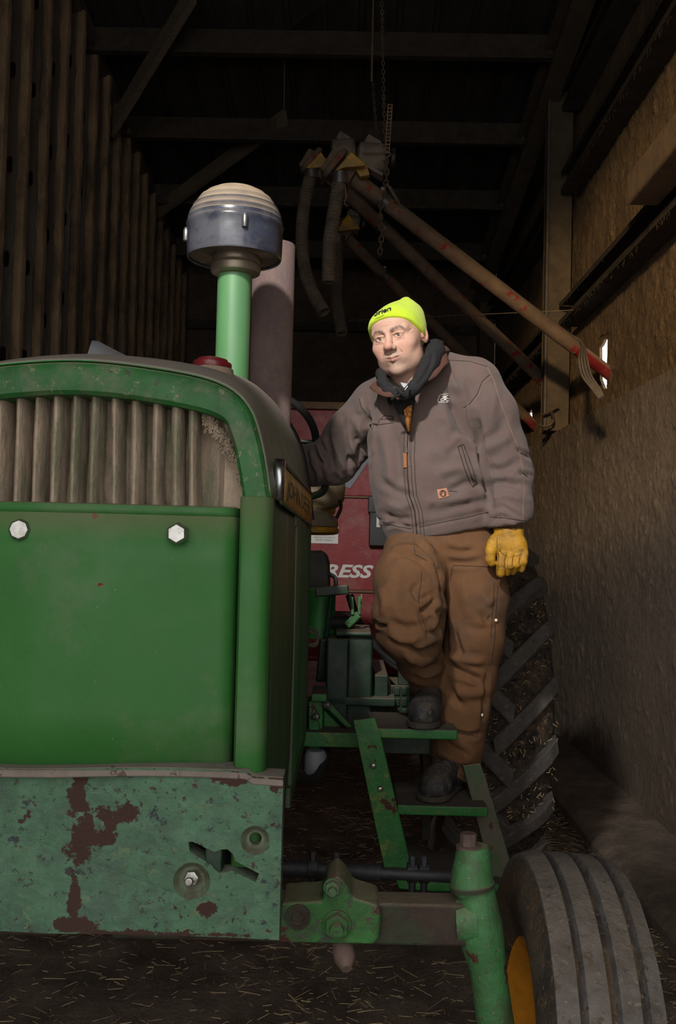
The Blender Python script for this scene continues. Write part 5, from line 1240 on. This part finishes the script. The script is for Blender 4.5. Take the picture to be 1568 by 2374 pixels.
lash_lid_shade = g(.0315, -.095, .0048, .014, .02, .0017); blend(.9*lash_lid_shade, (.12, .07, .055)); blend(.35*g(.0315, -.09, -.011, .014, .02, .005), (.42, .22, .18))  # lashes and upper-lid shadow painted together; skin below the eye darker
Vw = (V*HS) @ HRn.T + np.array(HO)
# hidden chest so that the figure is one continuous body: neck runs on into a torso
body, Vb = np_mesh('body', Vw, Q, skin, MAN, col, 0)
# eyeballs
for s_ in (1, -1):
    c = wl((s_*.0315, -.0815, -.0012)); gaze = (CAM+Vector((.05, 0, .1))-c).normalized(); rr = .0122*HS
    angs = [0, .16, .19, .50, .54, .8, 1.1, 1.5, 2.2, math.pi]; n = 28; u, v = frame(gaze, Vector((0, 1, 0)))
    mb = MB(); vs = []; 
    for a in angs: vs += [c+gaze*(rr*math.cos(a)+(.0006 if a < .5 else 0))+(u*math.cos(2*math.pi*k/n)+v*math.sin(2*math.pi*k/n))*rr*math.sin(a) for k in range(n)]
    mb.add(vs, [(i*n+k, i*n+(k+1) % n, (i+1)*n+(k+1) % n, (i+1)*n+k) for i in range(len(angs)-1) for k in range(n)])
    mb.mi = [(0 if i == 0 else 0 if i == 1 else 1 if i < 3 else 0 if i == 3 else 2) for i in range(len(angs)-1) for k in range(n)]
    if 'pup' not in M:
        M['pup'] = mat('pupil', (.012, .010, .009), .1, var=0, coat=.5); M['iris'] = mat('iris', (.07, .085, .065), .2, var=.3, vscale=300, coat=.5); M['sclera'] = mat('eye_white', (.62, .54, .50), .2, var=.05, coat=.6)
    mb.build('eye', [M['pup'], M['iris'], M['sclera']], MAN, smooth=True)
# ---- knit cap
F = Field((-.125, -.15, -.09), (.125, .16, .19), .0022)
F.ell((0, .010, .014), (.0885, .108, .086), 0); F.ell((0, .032, .048), (.072, .076, .050), .03); F.ell((0, -.036, .040), (.073, .067, .050), .02); F.ell((.016, .060, .062), (.050, .046, .042), .03); F.ell((.022, .068, .092), (.022, .020, .018), .02); F.ell((.024, .070, .108), (.013, .012, .009), .010)
pc = Vector((0, -.10, .067)); slope = Vector((0, .82, 1)).normalized()
F.cut(pc, -slope, .006)
V, Q = F.mesh(); Vw = (V*HS) @ HRn.T + np.array(HO); kc, Vk = np_mesh('knit_cap', Vw, Q, capm, MAN, None, 1)
# fine ribs running up the cap, brim roll
Vl = loc(Vk); az = np.arctan2(Vl[:, 1]-.01, Vl[:, 0]); rib = .0007*np.sin(az*110)
hgt = (Vl-np.array(pc)) @ np.array(slope); brimr = .0022*np.exp(-((hgt-.003)/.006)**2) - .0015*np.exp(-((hgt-.030)/.004)**2)*0
Vk = displace(kc, Vk, rib*np.clip(hgt/.01, 0, 1)+brimr+.0018*vnoise(Vk, (40, 40, 30), 8)); kb_ = bvh_of(kc)
surf_text('cap_lettering', 'brien', kb_, (868, 734), (39, -14), (-1, -10), M['print'], kc, .0020, .1, .03)
for i in range(9):
    a = (871+i*2.3, 740-i*1.0); b = (872.4+i*2.3, 738.3-i*1.0); pth = surf_path(kb_, [a, b], .001)
    if len(pth) > 1: mb = MB(); mb.tube(pth, .0007, 4); q = mb.build('small_lettering', M['print'], kc)

# ---- jacket
DJ = 3.24
J = lambda px, py, d=DJ: P(px, py, d)
F = Field(J(660, 1290, 2.95)+Vector((0, -.05, 0)), Vector((J(1290, 1000, 3.3).x, 3.75, J(1000, 790, 3.3).z)), .0072)
lo = (J(1000, 1235, 3.26)); 
F.cap(J(988, 930, 3.27), J(1000, 1105, 3.25), .170, .182, 0, sy=.70)
F.cap(J(1000, 1105, 3.25), J(1012, 1222, 3.25), .182, .166, .03, sy=.74)
F.cap(J(1060, 1100, 3.23), J(1062, 1200, 3.23), .12, .11, .05, sy=.9)
F.cap(J(925, 1010, 3.28), J(945, 1190, 3.26), .105, .095, .05)
F.chain([(J(985, 872, 3.30), .075), (J(1095, 888, 3.25), .083)], .05)
F.chain([(J(985, 872, 3.30), .075), (J(880, 935, 3.36), .083)], .05)
F.chain([(J(1105, 893, 3.25), .078), (J(1140, 960, 3.22), .080), (J(1166, 1045, 3.22), .078), (J(1181, 1100, 3.22), .076), (J(1183, 1180, 3.18), .070), (J(1180, 1234, 3.15), .0655)], .028)
F.chain([(J(872, 948, 3.37), .090), (J(815, 1010, 3.42), .088), (J(774, 1068, 3.45), .080), (J(725, 1078, 3.52), .070), (J(672, 1082, 3.58), .062)], .028)
# hem and cuff cuts
F.cut(J(1010, 1245, 3.1), J(1010, 1300, 3.1)-J(1010, 1245, 3.1)+Vector((.012, -.0, 0)), .008)
V, Q = F.mesh()
jk, Vj = np_mesh('jacket', V, Q, jackm, MAN, None, 2)
pv = project(Vj)
# low frequency cloth life, then the folds seen in the photo
Vj = displace(jk, Vj, .0035*vnoise(Vj, (16, 12, 9), 11)+.0016*vnoise(Vj, (40, 30, 26), 12))
folds = [
 # left sleeve (image right)
 ([(1100, 960), (1112, 1010), (1118, 1060), (1130, 1120), (1140, 1175)], 9, -.020), ([(1125, 1045), (1150, 1030), (1180, 1010)], 13, .007), ([(1130, 1085), (1165, 1090), (1200, 1070)], 10, -.006),
 ([(1135, 1130), (1165, 1118), (1215, 1128)], 9, -.009), ([(1140, 1160), (1170, 1150), (1222, 1160)], 9, .006), ([(1142, 1185), (1165, 1175), (1190, 1190), (1215, 1205)], 6, -.006), ([(1140, 1214), (1160, 1198), (1190, 1204), (1218, 1220)], 6, -.005), ([(1150, 900), (1140, 960), (1132, 1020)], 12, .006), ([(1170, 960), (1160, 1030)], 10, -.004), ([(1200, 1040), (1228, 1062)], 6, -.008), ([(1205, 1095), (1230, 1105)], 6, -.008),
 # armpit and chest
 ([(1045, 925), (1060, 960), (1080, 1000), (1112, 1035)], 14, -.016), ([(1040, 900), (1052, 925)], 8, -.008), ([(1060, 880), (1085, 930), (1098, 985)], 12, .008), ([(1045, 1025), (1070, 1015), (1105, 1045)], 9, .006), ([(1030, 1060), (1070, 1040), (1112, 1062)], 10, -.005),
 ([(1040, 860), (1060, 905)], 8, .005), ([(1018, 960), (1036, 985), (1034, 1025)], 12, .004),
 # collar to belly, right chest
 ([(905, 900), (898, 940), (905, 985)], 9, -.006), ([(880, 990), (900, 1060), (905, 1130)], 14, .006), ([(920, 1000), (925, 1070), (935, 1130)], 12, -.006), ([(865, 940), (870, 990)], 6, -.006), ([(882, 905), (888, 950)], 10, .004),
 ([(1015, 1100), (1065, 1085), (1110, 1100)], 14, .007), ([(1040, 1140), (1085, 1120), (1128, 1130)], 10, -.006), ([(985, 1165), (1040, 1160), (1100, 1150)], 14, .006), ([(880, 1110), (920, 1140), (955, 1150)], 10, -.005), ([(885, 1190), (925, 1205), (955, 1200)], 8, -.009), ([(895, 1165), (930, 1178), (955, 1165)], 10, .006), ([(890, 1222), (920, 1215), (950, 1225)], 6, -.006),
 ([(1030, 1180), (1080, 1168), (1130, 1160)], 8, -.004), ([(990, 1050), (1020, 1045), (1040, 1070)], 16, .004), ([(1000, 1195), (1005, 1170)], 7, -.003),
 # right sleeve (image left): deep diagonal folds from the elbow
 ([(853, 960), (852, 1010), (852, 1060)], 9, -.020), ([(793, 965), (797, 1010), (806, 1050), (818, 1090)], 9, -.017), ([(775, 975), (778, 1020), (790, 1070), (800, 1100)], 9, .009), ([(822, 1012), (835, 1035), (838, 1070)], 10, -.014), ([(815, 960), (832, 990), (850, 1000)], 12, .008), ([(835, 925), (830, 960)], 9, .004),
 ([(742, 1020), (752, 1045), (766, 1058)], 6, -.011), ([(760, 1010), (766, 1045), (772, 1085)], 8, -.010), ([(728, 1040), (740, 1062), (752, 1075)], 6, -.011), ([(745, 1050), (757, 1090), (765, 1118)], 9, .008), ([(712, 1045), (712, 1075), (722, 1100)], 8, -.009), ([(733, 1075), (740, 1100), (740, 1120)], 7, .006), ([(775, 1100), (785, 1118)], 6, -.007), ([(845, 1030), (830, 1055), (812, 1078)], 9, -.010),
]
Vj = strokes(jk, Vj, [(p, w*.85, d*1.5) for p, w, d in folds])
# hem band and cuff band slightly stepped, placket ridge
pv = project(Vj); front_ = (Vj[:, 1] < 3.3)
def hemline(x): return np.interp(x, [885, 960, 1000, 1135], [1206, 1222, 1214, 1186])
d_h = pv[:, 1]-hemline(pv[:, 0]); inT = (pv[:, 0] < 1131)
D = np.where(inT, -.006*np.exp(-(d_h/5)**2)-.004*np.clip(d_h/20, 0, 1), 0)
cuff = np.interp(pv[:, 0], [1135, 1228], [1198, 1208]); D += np.where(~inT & (pv[:, 0] > 1131), -.003*np.exp(-((pv[:, 1]-cuff)/3)**2), 0)
Vj = displace(jk, Vj, D); jb = bvh_of(jk)
def seam(name, pts, r, m, par, off=.0006, n=5, bv=None):
    p = surf_path(bv or jb, pts, off, 5)
    if len(p) < 2: return None
    mb = MB(); mb.tube(p, r, n); return mb.build(name, m, par, smooth=True)
zl = [(925, 905), (936, 930), (942, 965), (946, 1000), (944, 1060), (946, 1110), (950, 1150), (962, 1185), (965, 1215), (968, 1250)]
zr = [(1012, 858), (985, 888), (962, 920), (953, 950), (949, 990), (948, 1040), (949, 1080)]
z1 = seam('zip_edge', zl, .0022, zipm, jk); z2 = seam('zip_edge', zr, .0020, zipm, jk)
for off in (-8, 9, 17): seam('placket_stitching', [(a+off, b) for a, b in zl[3:]], .0011, seamd, jk, .0003)
seam('placket_stitching', [(a+7, b) for a, b in zr[1:]], .0010, threadm, jk)
for pts, m_ in (([(1136, 868), (1118, 885), (1106, 915), (1090, 935), (1075, 945)], seamd), ([(1140, 872), (1122, 889), (1110, 918), (1094, 939)], threadm), ([(833, 925), (838, 945), (851, 962)], seamd), ([(838, 922), (843, 942), (855, 958)], threadm),
        ([(1130, 852), (1145, 880), (1160, 930), (1180, 985), (1203, 1040), (1212, 1085), (1216, 1130), (1214, 1180), (1213, 1238)], threadm), ([(1040, 835), (1090, 838), (1130, 850)], seamd), ([(888, 1210), (925, 1222), (955, 1226)], seamd), ([(972, 1222), (1020, 1212), (1080, 1200), (1133, 1187)], seamd), ([(1138, 1198), (1180, 1202), (1222, 1208)], seamd), ([(1135, 1236), (1180, 1234), (1222, 1242)], seamd), ([(1042, 1138), (1060, 1140)], seamd),
        ([(1207, 1050), (1229, 1060)], seamd), ([(1212, 1095), (1230, 1112)], seamd)):
    seam('stitched_seam', pts, .0011 if m_ is threadm else .0013, m_, jk, .0002)
# chest pocket, its zip, the hand pocket welt
for pts in ([(878, 982), (880, 972), (913, 972), (914, 965)], [(884, 970), (892, 963), (910, 965), (913, 974)], [(876, 985), (913, 980)]): seam('chest_pocket', pts, .0013, seamd, jk, .0004)
seam('pocket_zip', [(858, 985), (866, 983), (877, 985)], .0024, zipm, jk)
h = hit(jb, 865, 990, .003); mb = MB(); mb.lathe(h-Vector((0, 0, .006)), [(.003, 0), (.003, .010)], 8); mb.build('zip_pull', studmm, jk)
for pts in ([(1062, 1035), (1075, 1030), (1092, 1075), (1106, 1118), (1094, 1128), (1077, 1085), (1062, 1035)], [(1070, 1033), (1084, 1080), (1100, 1122)], [(1092, 1105), (1108, 1120), (1096, 1130)]): seam('pocket_welt', pts, .0014, seamd, jk, .0005)
def patch(name, pts, m, par, thick=.002, bv=None):
    ps = [hit(bv or jb, *p, .0012) for p in pts]; c = sum(ps, Vector())/len(ps); nrm = (ps[1]-ps[0]).cross(ps[-1]-ps[0]).normalized()
    if nrm.dot(CAM-c) < 0: nrm = -nrm
    mb = MB(); mb.prism([p for p in ps], nrm*thick); return mb.build(name, m, par, bevel=.0005)
pt = patch('leather_patch', [(1013, 1135), (1036, 1131), (1042, 1151), (1018, 1157)], leather, jk)
pb = bvh_of(pt); ring = [(1027.5+7*math.cos(a), 1144+7*math.sin(a)) for a in [k*math.pi/8 for k in range(17)]]
seam('patch_emblem', ring, .0012, seamd, pt, .0012, bv=pb); seam('patch_emblem', [(1023, 1147), (1026, 1139), (1031, 1141), (1032, 1148)], .0014, seamd, pt, .0012, bv=pb)
zp = patch('zip_pull_tag', [(937, 1050), (944, 1050), (945, 1084), (938, 1085)], leather, jk, .004); patch('zip_slider', [(939, 1036), (946, 1036), (947, 1051), (939, 1051)], zipm, jk, .005)
# embroidered emblem, white outline with plant figure
wt = M['white']
em = seam('chest_emblem', [(1039, 913.5), (1024, 914.5), (1020, 916.5), (1015, 929), (1016.5, 932), (1020, 933), (1039, 932.5)], .0012, wt, jk, .0012)
for pts in ([(1033, 916), (1032, 922), (1033, 928)], [(1033, 923), (1029, 918), (1026, 919), (1029, 922), (1033, 923)], [(1033, 923), (1037, 917), (1039.5, 917.5)], [(1033, 927), (1028, 924), (1022, 926), (1023, 930), (1029, 929), (1033, 925), (1038, 923.5), (1039.5, 925)], [(1033, 926), (1037, 930), (1039.5, 929)]):
    seam('emblem_figure', pts, .0014, wt, em or jk, .0015)
# ---- collar
def surf_ribbon(name, a, b, m, par, thick=.004, n=14):     # loft between two 3-D polylines
    A = catmull(a, n); B = catmull(b, n); mb = MB(); rows = [A, [p.lerp(q, .33)+Vector((0, -.003, .002)) for p, q in zip(A, B)], [p.lerp(q, .67)+Vector((0, -.003, .002)) for p, q in zip(A, B)], B]
    mb.grid(rows); return mb.build(name, m, par, smooth=True, solid=thick, offset=0)
surf_ribbon('collar', [P(857, 899, 3.18), P(872, 911, 3.11), P(894, 920, 3.07), P(914, 922, 3.055), P(925, 928, 3.05)], [P(872, 885, 3.17), P(884, 891, 3.12), P(900, 897, 3.09), P(914, 900, 3.07), P(930, 914, 3.06)], cordm, jk)
surf_ribbon('collar', [P(1035, 817, 3.18), P(1040, 838, 3.13), P(1030, 850, 3.10), P(1012, 872, 3.07), P(994, 884, 3.05)], [P(1020, 812, 3.18), P(1014, 832, 3.14), P(1008, 850, 3.11), P(999, 862, 3.08), P(996, 874, 3.06)], cordm, jk)
surf_ribbon('collar', [P(1035, 817, 3.18), P(1045, 815, 3.28), P(1030, 818, 3.38), P(990, 830, 3.42)], [P(1020, 806, 3.18), P(1028, 800, 3.28), P(1015, 800, 3.38), P(985, 812, 3.40)], cordm, jk)
# ---- black hooded sweatshirt, throat, tan bib
F = Field(P(850, 1010, 3.0)+Vector((0, -.08, 0)), Vector((P(1060, 800, 3.2).x, 3.48, P(960, 770, 3.1).z)), .0045)
F.chain([(P(884, 868, 3.17), .012), (P(888, 886, 3.12), .018), (P(902, 904, 3.09), .019), (P(921, 914, 3.07), .018), (P(937, 916, 3.05), .015)], .010)
F.chain([(P(940, 916, 3.05), .016), (P(960, 900, 3.05), .020), (P(980, 875, 3.07), .024), (P(997, 843, 3.11), .029), (P(1010, 815, 3.17), .029), (P(1009, 795, 3.24), .024)], .014)
F.chain([(P(1009, 797, 3.24), .026), (P(1000, 810, 3.31), .035), (P(975, 830, 3.36), .040), (P(930, 850, 3.32), .038), (P(892, 868, 3.24), .026), (P(886, 866, 3.17), .018)], .02)
F.cap(P(936, 925, 3.12), P(947, 995, 3.13), .038, .009, .02, sy=.62)
F.cap(P(918, 925, 3.19), P(978, 912, 3.19), .028, .028, .02, sy=.5)
V, Q = F.mesh(); hs, Vh = np_mesh('hooded_sweatshirt', V, Q, hoodm, MAN, None, 1)
Vh = strokes(hs, Vh, [([(1003, 800), (1000, 840), (985, 870), (965, 895)], 4, -.005), ([(900, 880), (910, 892), (925, 897)], 5, -.006), ([(940, 912), (945, 935), (950, 960)], 5, -.003)])
hb = bvh_of(hs)
for px, py in ((918, 901), (953.5, 886.5)):
    h = hit(hb, px, py, .001)
    if h is None: continue
    mb = MB(); ringp_ = [h+Vector((.0042*math.cos(a), -.001, .0048*math.sin(a))) for a in [k*math.pi/8 for k in range(16)]]; mb.tube(ringp_, .0014, 6, closed=True); mb.build('eyelet', M['chrome'], hs, smooth=True)
mb = MB()
for pts in ([P(919, 902, 3.03), P(930, 907, 3.01), P(938, 905, 3.00), P(944, 898, 3.00), P(948, 893, 3.01)], [P(934, 904, 3.0), P(928, 914, 3.0), P(916, 920, 3.01), P(909, 926, 3.02)], [P(926, 903, 3.0), P(932, 912, 2.995), P(940, 908, 2.995), P(933, 901, 3.0), P(927, 905, 3.0)]): mb.tube(catmull(pts, 5), .0036, 8)
mb.build('drawstring_bow', hoodm, hs, smooth=True)
mb = MB(); mb.tube([P(939, 904, 2.995), P(946, 895, 2.995)], .0014, 8); mb.build('drawstring_tip', M['white'], hs)
mb = MB(); mb.prism([P(928, 886, 3.07), P(948, 889, 3.07), P(941, 899, 3.055), P(936, 899, 3.055)], (0, .012, 0)); mb.build('tee_shirt', teem, MAN, bevel=.003)
mb = MB(); mb.grid([[P(938, 950, 3.085), P(946, 942, 3.082), P(955, 938, 3.085)], [P(942, 975, 3.095), P(947, 975, 3.09), P(953, 972, 3.095)], [P(945, 1000, 3.105), P(948, 1000, 3.10), P(951, 1000, 3.105)]]); mb.build('bib_front', tanm, MAN, solid=.004, smooth=True)
# ---- trousers
F = Field(P(850, 1840, 3.15)+Vector((-.02, -.30, -.02)), Vector((P(1195, 1300, 3.2).x, 3.50, P(1000, 1195, 3.2).z)), .0072)
F.cap(P(1015, 1215, 3.26), P(1020, 1275, 3.25), .160, .163, 0, sy=.72)
F.chain([(P(955, 1290, 3.22), .098), (P(948, 1350, 3.12), .108), (P(951, 1415, 3.03), .105), (P(955, 1465, 3.02), .092), (P(975, 1530, 3.13), .068), (P(990, 1578, 3.22), .050), (P(993, 1600, 3.25), .046)], .03)
F.ell(P(880, 1425, 3.02), (.025, .05, .03), .02); F.ell(P(893, 1478, 3.05), (.03, .05, .025), .02)
F.chain([(P(1092, 1290, 3.25), .112), (P(1103, 1390, 3.22), .103), (P(1101, 1480, 3.20), .090), (P(1086, 1570, 3.22), .084), (P(1075, 1640, 3.24), .084), (P(1062, 1720, 3.25), .082), (P(1052, 1790, 3.26), .080), (P(1050, 1850, 3.26), .078)], .03)
V, Q = F.mesh()
# trim: the left leg ends in a slanting hem
F.cut(P(1045, 1792, 3.2), P(1010, 1900, 3.2)-P(1045, 1792, 3.2)+Vector((-.05, 0, 0)), .006)
V, Q = F.mesh(); tr_o, Vt = np_mesh('trousers', V, Q, pantm, MAN, None, 2)
Vt = displace(tr_o, Vt, .005*vnoise(Vt, (14, 12, 9), 21)+.002*vnoise(Vt, (38, 30, 30), 22))
tf = [
 ([(965, 1250), (985, 1275), (1010, 1300), (1022, 1335), (1030, 1400)], 7, -.014), ([(1000, 1290), (1012, 1300), (1020, 1320)], 6, .008), ([(1035, 1270), (1065, 1280), (1100, 1275)], 8, -.007), ([(1040, 1300), (1080, 1305), (1120, 1298)], 9, -.006),
 ([(910, 1290), (945, 1285), (975, 1297)], 8, -.010), ([(905, 1275), (940, 1268), (970, 1275)], 9, .006), ([(960, 1280), (985, 1295), (1005, 1318)], 8, .009), ([(985, 1345), (960, 1365), (975, 1390), (1015, 1370)], 8, -.009), ([(1015, 1385), (995, 1405), (975, 1422)], 8, -.013), ([(1000, 1420), (1008, 1440), (990, 1465)], 8, .011), ([(975, 1425), (985, 1450), (1000, 1478)], 7, -.010),
 ([(905, 1440), (940, 1455), (975, 1450)], 10, -.007), ([(900, 1465), (935, 1485), (975, 1480)], 9, .007), ([(940, 1500), (975, 1515), (1020, 1495)], 9, -.010), ([(955, 1540), (985, 1555), (1020, 1540)], 8, -.010), ([(960, 1565), (985, 1580), (1018, 1570)], 7, -.008), ([(945, 1525), (975, 1538), (1010, 1522)], 8, .007), ([(880, 1360), (890, 1400), (885, 1430)], 9, .005), ([(925, 1330), (920, 1380), (928, 1410)], 14, -.004),
 ([(868, 1442), (882, 1450), (895, 1452)], 5, -.014), ([(1030, 1420), (1035, 1480), (1040, 1540)], 8, -.013),
 ([(1050, 1460), (1062, 1500), (1070, 1530)], 9, -.008), ([(1035, 1535), (1060, 1555), (1100, 1570), (1115, 1580)], 9, -.012), ([(1040, 1515), (1075, 1530), (1125, 1535)], 10, .008), ([(1080, 1450), (1110, 1460), (1145, 1450)], 10, -.005), ([(1045, 1590), (1055, 1620), (1075, 1640)], 9, -.009), ([(1055, 1600), (1090, 1610), (1135, 1600)], 12, .006), ([(1030, 1680), (1060, 1700), (1095, 1705), (1115, 1698)], 7, -.009), ([(1020, 1700), (1045, 1730), (1085, 1750)], 9, -.009), ([(1010, 1735), (1050, 1760), (1085, 1768)], 9, .008), ([(1005, 1755), (1030, 1775), (1060, 1785)], 6, -.010), ([(1120, 1420), (1128, 1440), (1140, 1430)], 7, -.007), ([(1125, 1380), (1135, 1400), (1142, 1385)], 7, .005), ([(1130, 1560), (1125, 1620), (1120, 1680)], 6, -.006), ([(1070, 1340), (1085, 1400), (1090, 1440)], 16, .004)]
Vt = strokes(tr_o, Vt, [(p, w*.85, d*1.4) for p, w, d in tf]); tb_ = bvh_of(tr_o)
for pts, m_ in (([(1045, 1343), (1050, 1311), (1130, 1314), (1142, 1316)], seamd), ([(1155, 1360), (1150, 1420), (1147, 1480), (1140, 1540)], seamd), ([(1146, 1350), (1143, 1410), (1138, 1480)], seamd), ([(1000, 1260), (1014, 1290), (1017, 1320)], seamd), ([(960, 1262), (963, 1285), (990, 1300)], seamd), ([(978, 1326), (976, 1355), (970, 1390), (976, 1420), (985, 1450), (990, 1470)], seamd), ([(998, 1752), (1030, 1770), (1060, 1790), (1090, 1812)], seamd), ([(1120, 1640), (1112, 1690), (1108, 1705)], seamd), ([(1055, 1700), (1085, 1703), (1112, 1710)], seamd)):
    seam('stitched_seam', pts, .0012, m_, tr_o, .0002, bv=tb_)
for px, py in ((1150.5, 1438), (1117.5, 1657.5)):
    h = hit(tb_, px, py, .0)
    if h: mb = MB(); mb.lathe(h, [(.0058, -.002), (.0062, .0015), (.0045, .0035), (0, .004)], 20, Vector((-.1, -1, .1)), (True, False)); mb.build('snap_button', studmm, tr_o, smooth=True)
# ---- boots
def boot(ank, heel, toe, side, zs, shaft_r):
    zs0 = zs; d_ = (toe-heel); d_.z = 0; L_ = d_.length; d_.normalize(); sd = Vector((-d_.y, d_.x, 0))
    F = Field(Vector((min(heel.x, toe.x)-.10, min(heel.y, toe.y)-.10, zs-.02)), Vector((max(heel.x, toe.x)+.10, max(heel.y, toe.y)+.10, ank.z+.06)), .0042)
    h0 = Vector((heel.x, heel.y, zs)); t0 = Vector((toe.x, toe.y, zs)); up = Vector((0, 0, 1))
    F.chain([(h0+d_*.03+up*.045, .036), (h0+d_*.12+up*.048, .039), (t0-d_*.075+up*.042, .045), (t0-d_*.048+up*.038, .044)], .025)
    F.chain([(h0+d_*.035+up*.06, .038), (h0+d_*.05+up*.12, shaft_r), (ank, shaft_r)], .03)
    F.cap(h0+d_*.10+up*.085, t0-d_*.09+up*.055, .034, .034, .03)
    F.cut((0, 0, zs+.016), (0, 0, -1), .003)
    V, Q = F.mesh(); o, Vb_ = np_mesh('boot', V, Q, bootm, MAN, None, 1)
    # creases across the vamp
    a = (Vb_-np.array(t0)) @ np.array(d_); D = sum(-.0022*np.exp(-((a+c_)/.005)**2) for c_ in (.085, .102, .12))*np.clip((Vb_[:, 2]-zs-.05)/.02, 0, 1)
    displace(o, Vb_, D+.0012*vnoise(Vb_, (60, 60, 60), 31))
    outl = []
    for t, w in ((-.006, .012), (0, .028), (.03, .038), (.08, .037), (.13, .040), (.19, .048), (.235, .050), (.27, .040), (.29, .022), (.296, .006)):
        t2 = t/.29*L_; outl.append((t2, w))
    poly = [h0+d_*t+sd*w for t, w in outl]+[h0+d_*t-sd*w for t, w in outl[::-1]]
    mb = MB(); mb.prism([p+up*.004 for p in poly], (0, 0, .016)); mb.prism([p+up*.0 for p in [h0-d_*.004+sd*.03, h0+d_*.085+sd*.036, h0+d_*.085-sd*.036, h0-d_*.004-sd*.03]], (0, 0, .006)); mb.prism([h0+d_*.12+sd*.036, h0+d_*(L_-.03)+sd*.042, h0+d_*(L_-.005)+sd*.02, h0+d_*(L_-.005)-sd*.02, h0+d_*(L_-.03)-sd*.042, h0+d_*.12-sd*.036], (0, 0, .006)); mb.build('boot_sole', solem, o, bevel=.003)
    return o
zT1, zT2 = TREADS[1], TREADS[0]
hl = P(1052, 1850, 3.27); tl = P(992, 1850, 3.06); boot(P(1050, 1790, 3.26), hl, tl, 1, zT1+.001, .052)
hr = P(1006, 1650, 3.27); t_r = P(975, 1650, 3.02); boot(P(993, 1596, 3.24), hr, t_r, -1, zT2+.001, .040)
# ---- gloves
F = Field(P(1118, 1352, 3.12)+Vector((0, -.06, 0)), Vector((P(1240, 1240, 3.16).x, 3.22, P(1180, 1225, 3.14).z)), .0021)
g_ = lambda px, py, d=3.12: P(px, py, d)
F.chain([(g_(1180, 1222, 3.15), .048), (g_(1180, 1250, 3.14), .046)], 0, sy=.7)
F.cap(g_(1165, 1262), g_(1198, 1264), .034, .034, .02, sy=.72)
F.cap(g_(1170, 1285), g_(1206, 1285), .025, .024, .02, sy=.8)
F.cap(g_(1150, 1254), g_(1150, 1268, 3.11), .021, .019, .018)
fin = [[(1166, 1286, 3.105, .0155), (1163, 1308, 3.095, .0155), (1161, 1329, 3.10, .0140)], [(1184, 1290, 3.105, .0145), (1182, 1310, 3.095, .0145), (1176, 1326, 3.115, .0130)], [(1201, 1289, 3.108, .0145), (1197, 1308, 3.10, .0140), (1190, 1324, 3.12, .0125)], [(1216, 1282, 3.112, .0135), (1213, 1302, 3.104, .0135), (1209, 1319, 3.115, .0120)]]
for f in fin: F.chain([(g_(a, b, c), r_) for a, b, c, r_ in f], .0035)
F.chain([(g_(1142, 1258, 3.11), .017), (g_(1138, 1278, 3.10), .0165), (g_(1137, 1297, 3.10), .0150), (g_(1140, 1305, 3.10), .0125)], .006)
V, Q = F.mesh(); gl, Vg = np_mesh('glove', V, Q, glovem, MAN, None, 1)
Vg = strokes(gl, Vg, [([(1155, 1272), (1165, 1284), (1176, 1291), (1196, 1291), (1216, 1286)], 2.2, -.0022), ([(1153, 1248), (1154, 1270), (1156, 1280)], 1.5, -.0016), ([(1156, 1280), (1156, 1305), (1153, 1330)], 1.5, -.0012), ([(1174, 1292), (1173, 1315)], 2.5, -.003), ([(1193, 1291), (1190, 1312)], 2.5, -.003), ([(1209, 1288), (1206, 1308)], 2.5, -.003), ([(1134, 1262), (1146, 1266)], 2, -.002), ([(1158, 1300), (1172, 1299)], 2, -.001), ([(1156, 1316), (1170, 1315)], 2, -.001)])
gb = bvh_of(gl); seam('glove_seam', [(1153, 1246), (1154, 1268), (1158, 1276), (1166, 1284), (1175, 1290)], .0008, seamd, gl, .0, bv=gb); seam('glove_seam', [(1156, 1282), (1155, 1310), (1152, 1332)], .0008, seamd, gl, .0, bv=gb)
# right glove, round the grab handle behind the hood
F = Field(P(640, 1150, 3.5)+Vector((0, -.10, 0)), Vector((P(705, 1080, 3.6).x, 3.78, P(680, 1030, 3.6).z)), .003)
cx0 = P(668, 1083, 3.60)
F.cap(cx0+Vector((.03, -.02, 0)), cx0+Vector((-.03, 0, 0)), .045, .042, 0, sy=.8); F.cap(cx0+Vector((-.05, -.02, 0)), cx0+Vector((-.05, .04, -.01)), .026, .026, .02)
for i in range(4):
    a = cx0+Vector((-.065, -.03+.025*i, .005)); F.chain([(a, .0135), (a+Vector((-.035, 0, -.008)), .0135), (a+Vector((-.050, 0, -.035)), .012)], .003)
F.chain([(cx0+Vector((-.02, -.04, -.01)), .016), (cx0+Vector((-.05, -.06, -.03)), .014), (cx0+Vector((-.065, -.055, -.045)), .012)], .005)
V, Q = F.mesh(); np_mesh('glove', V, Q, glovem, MAN, None, 1)
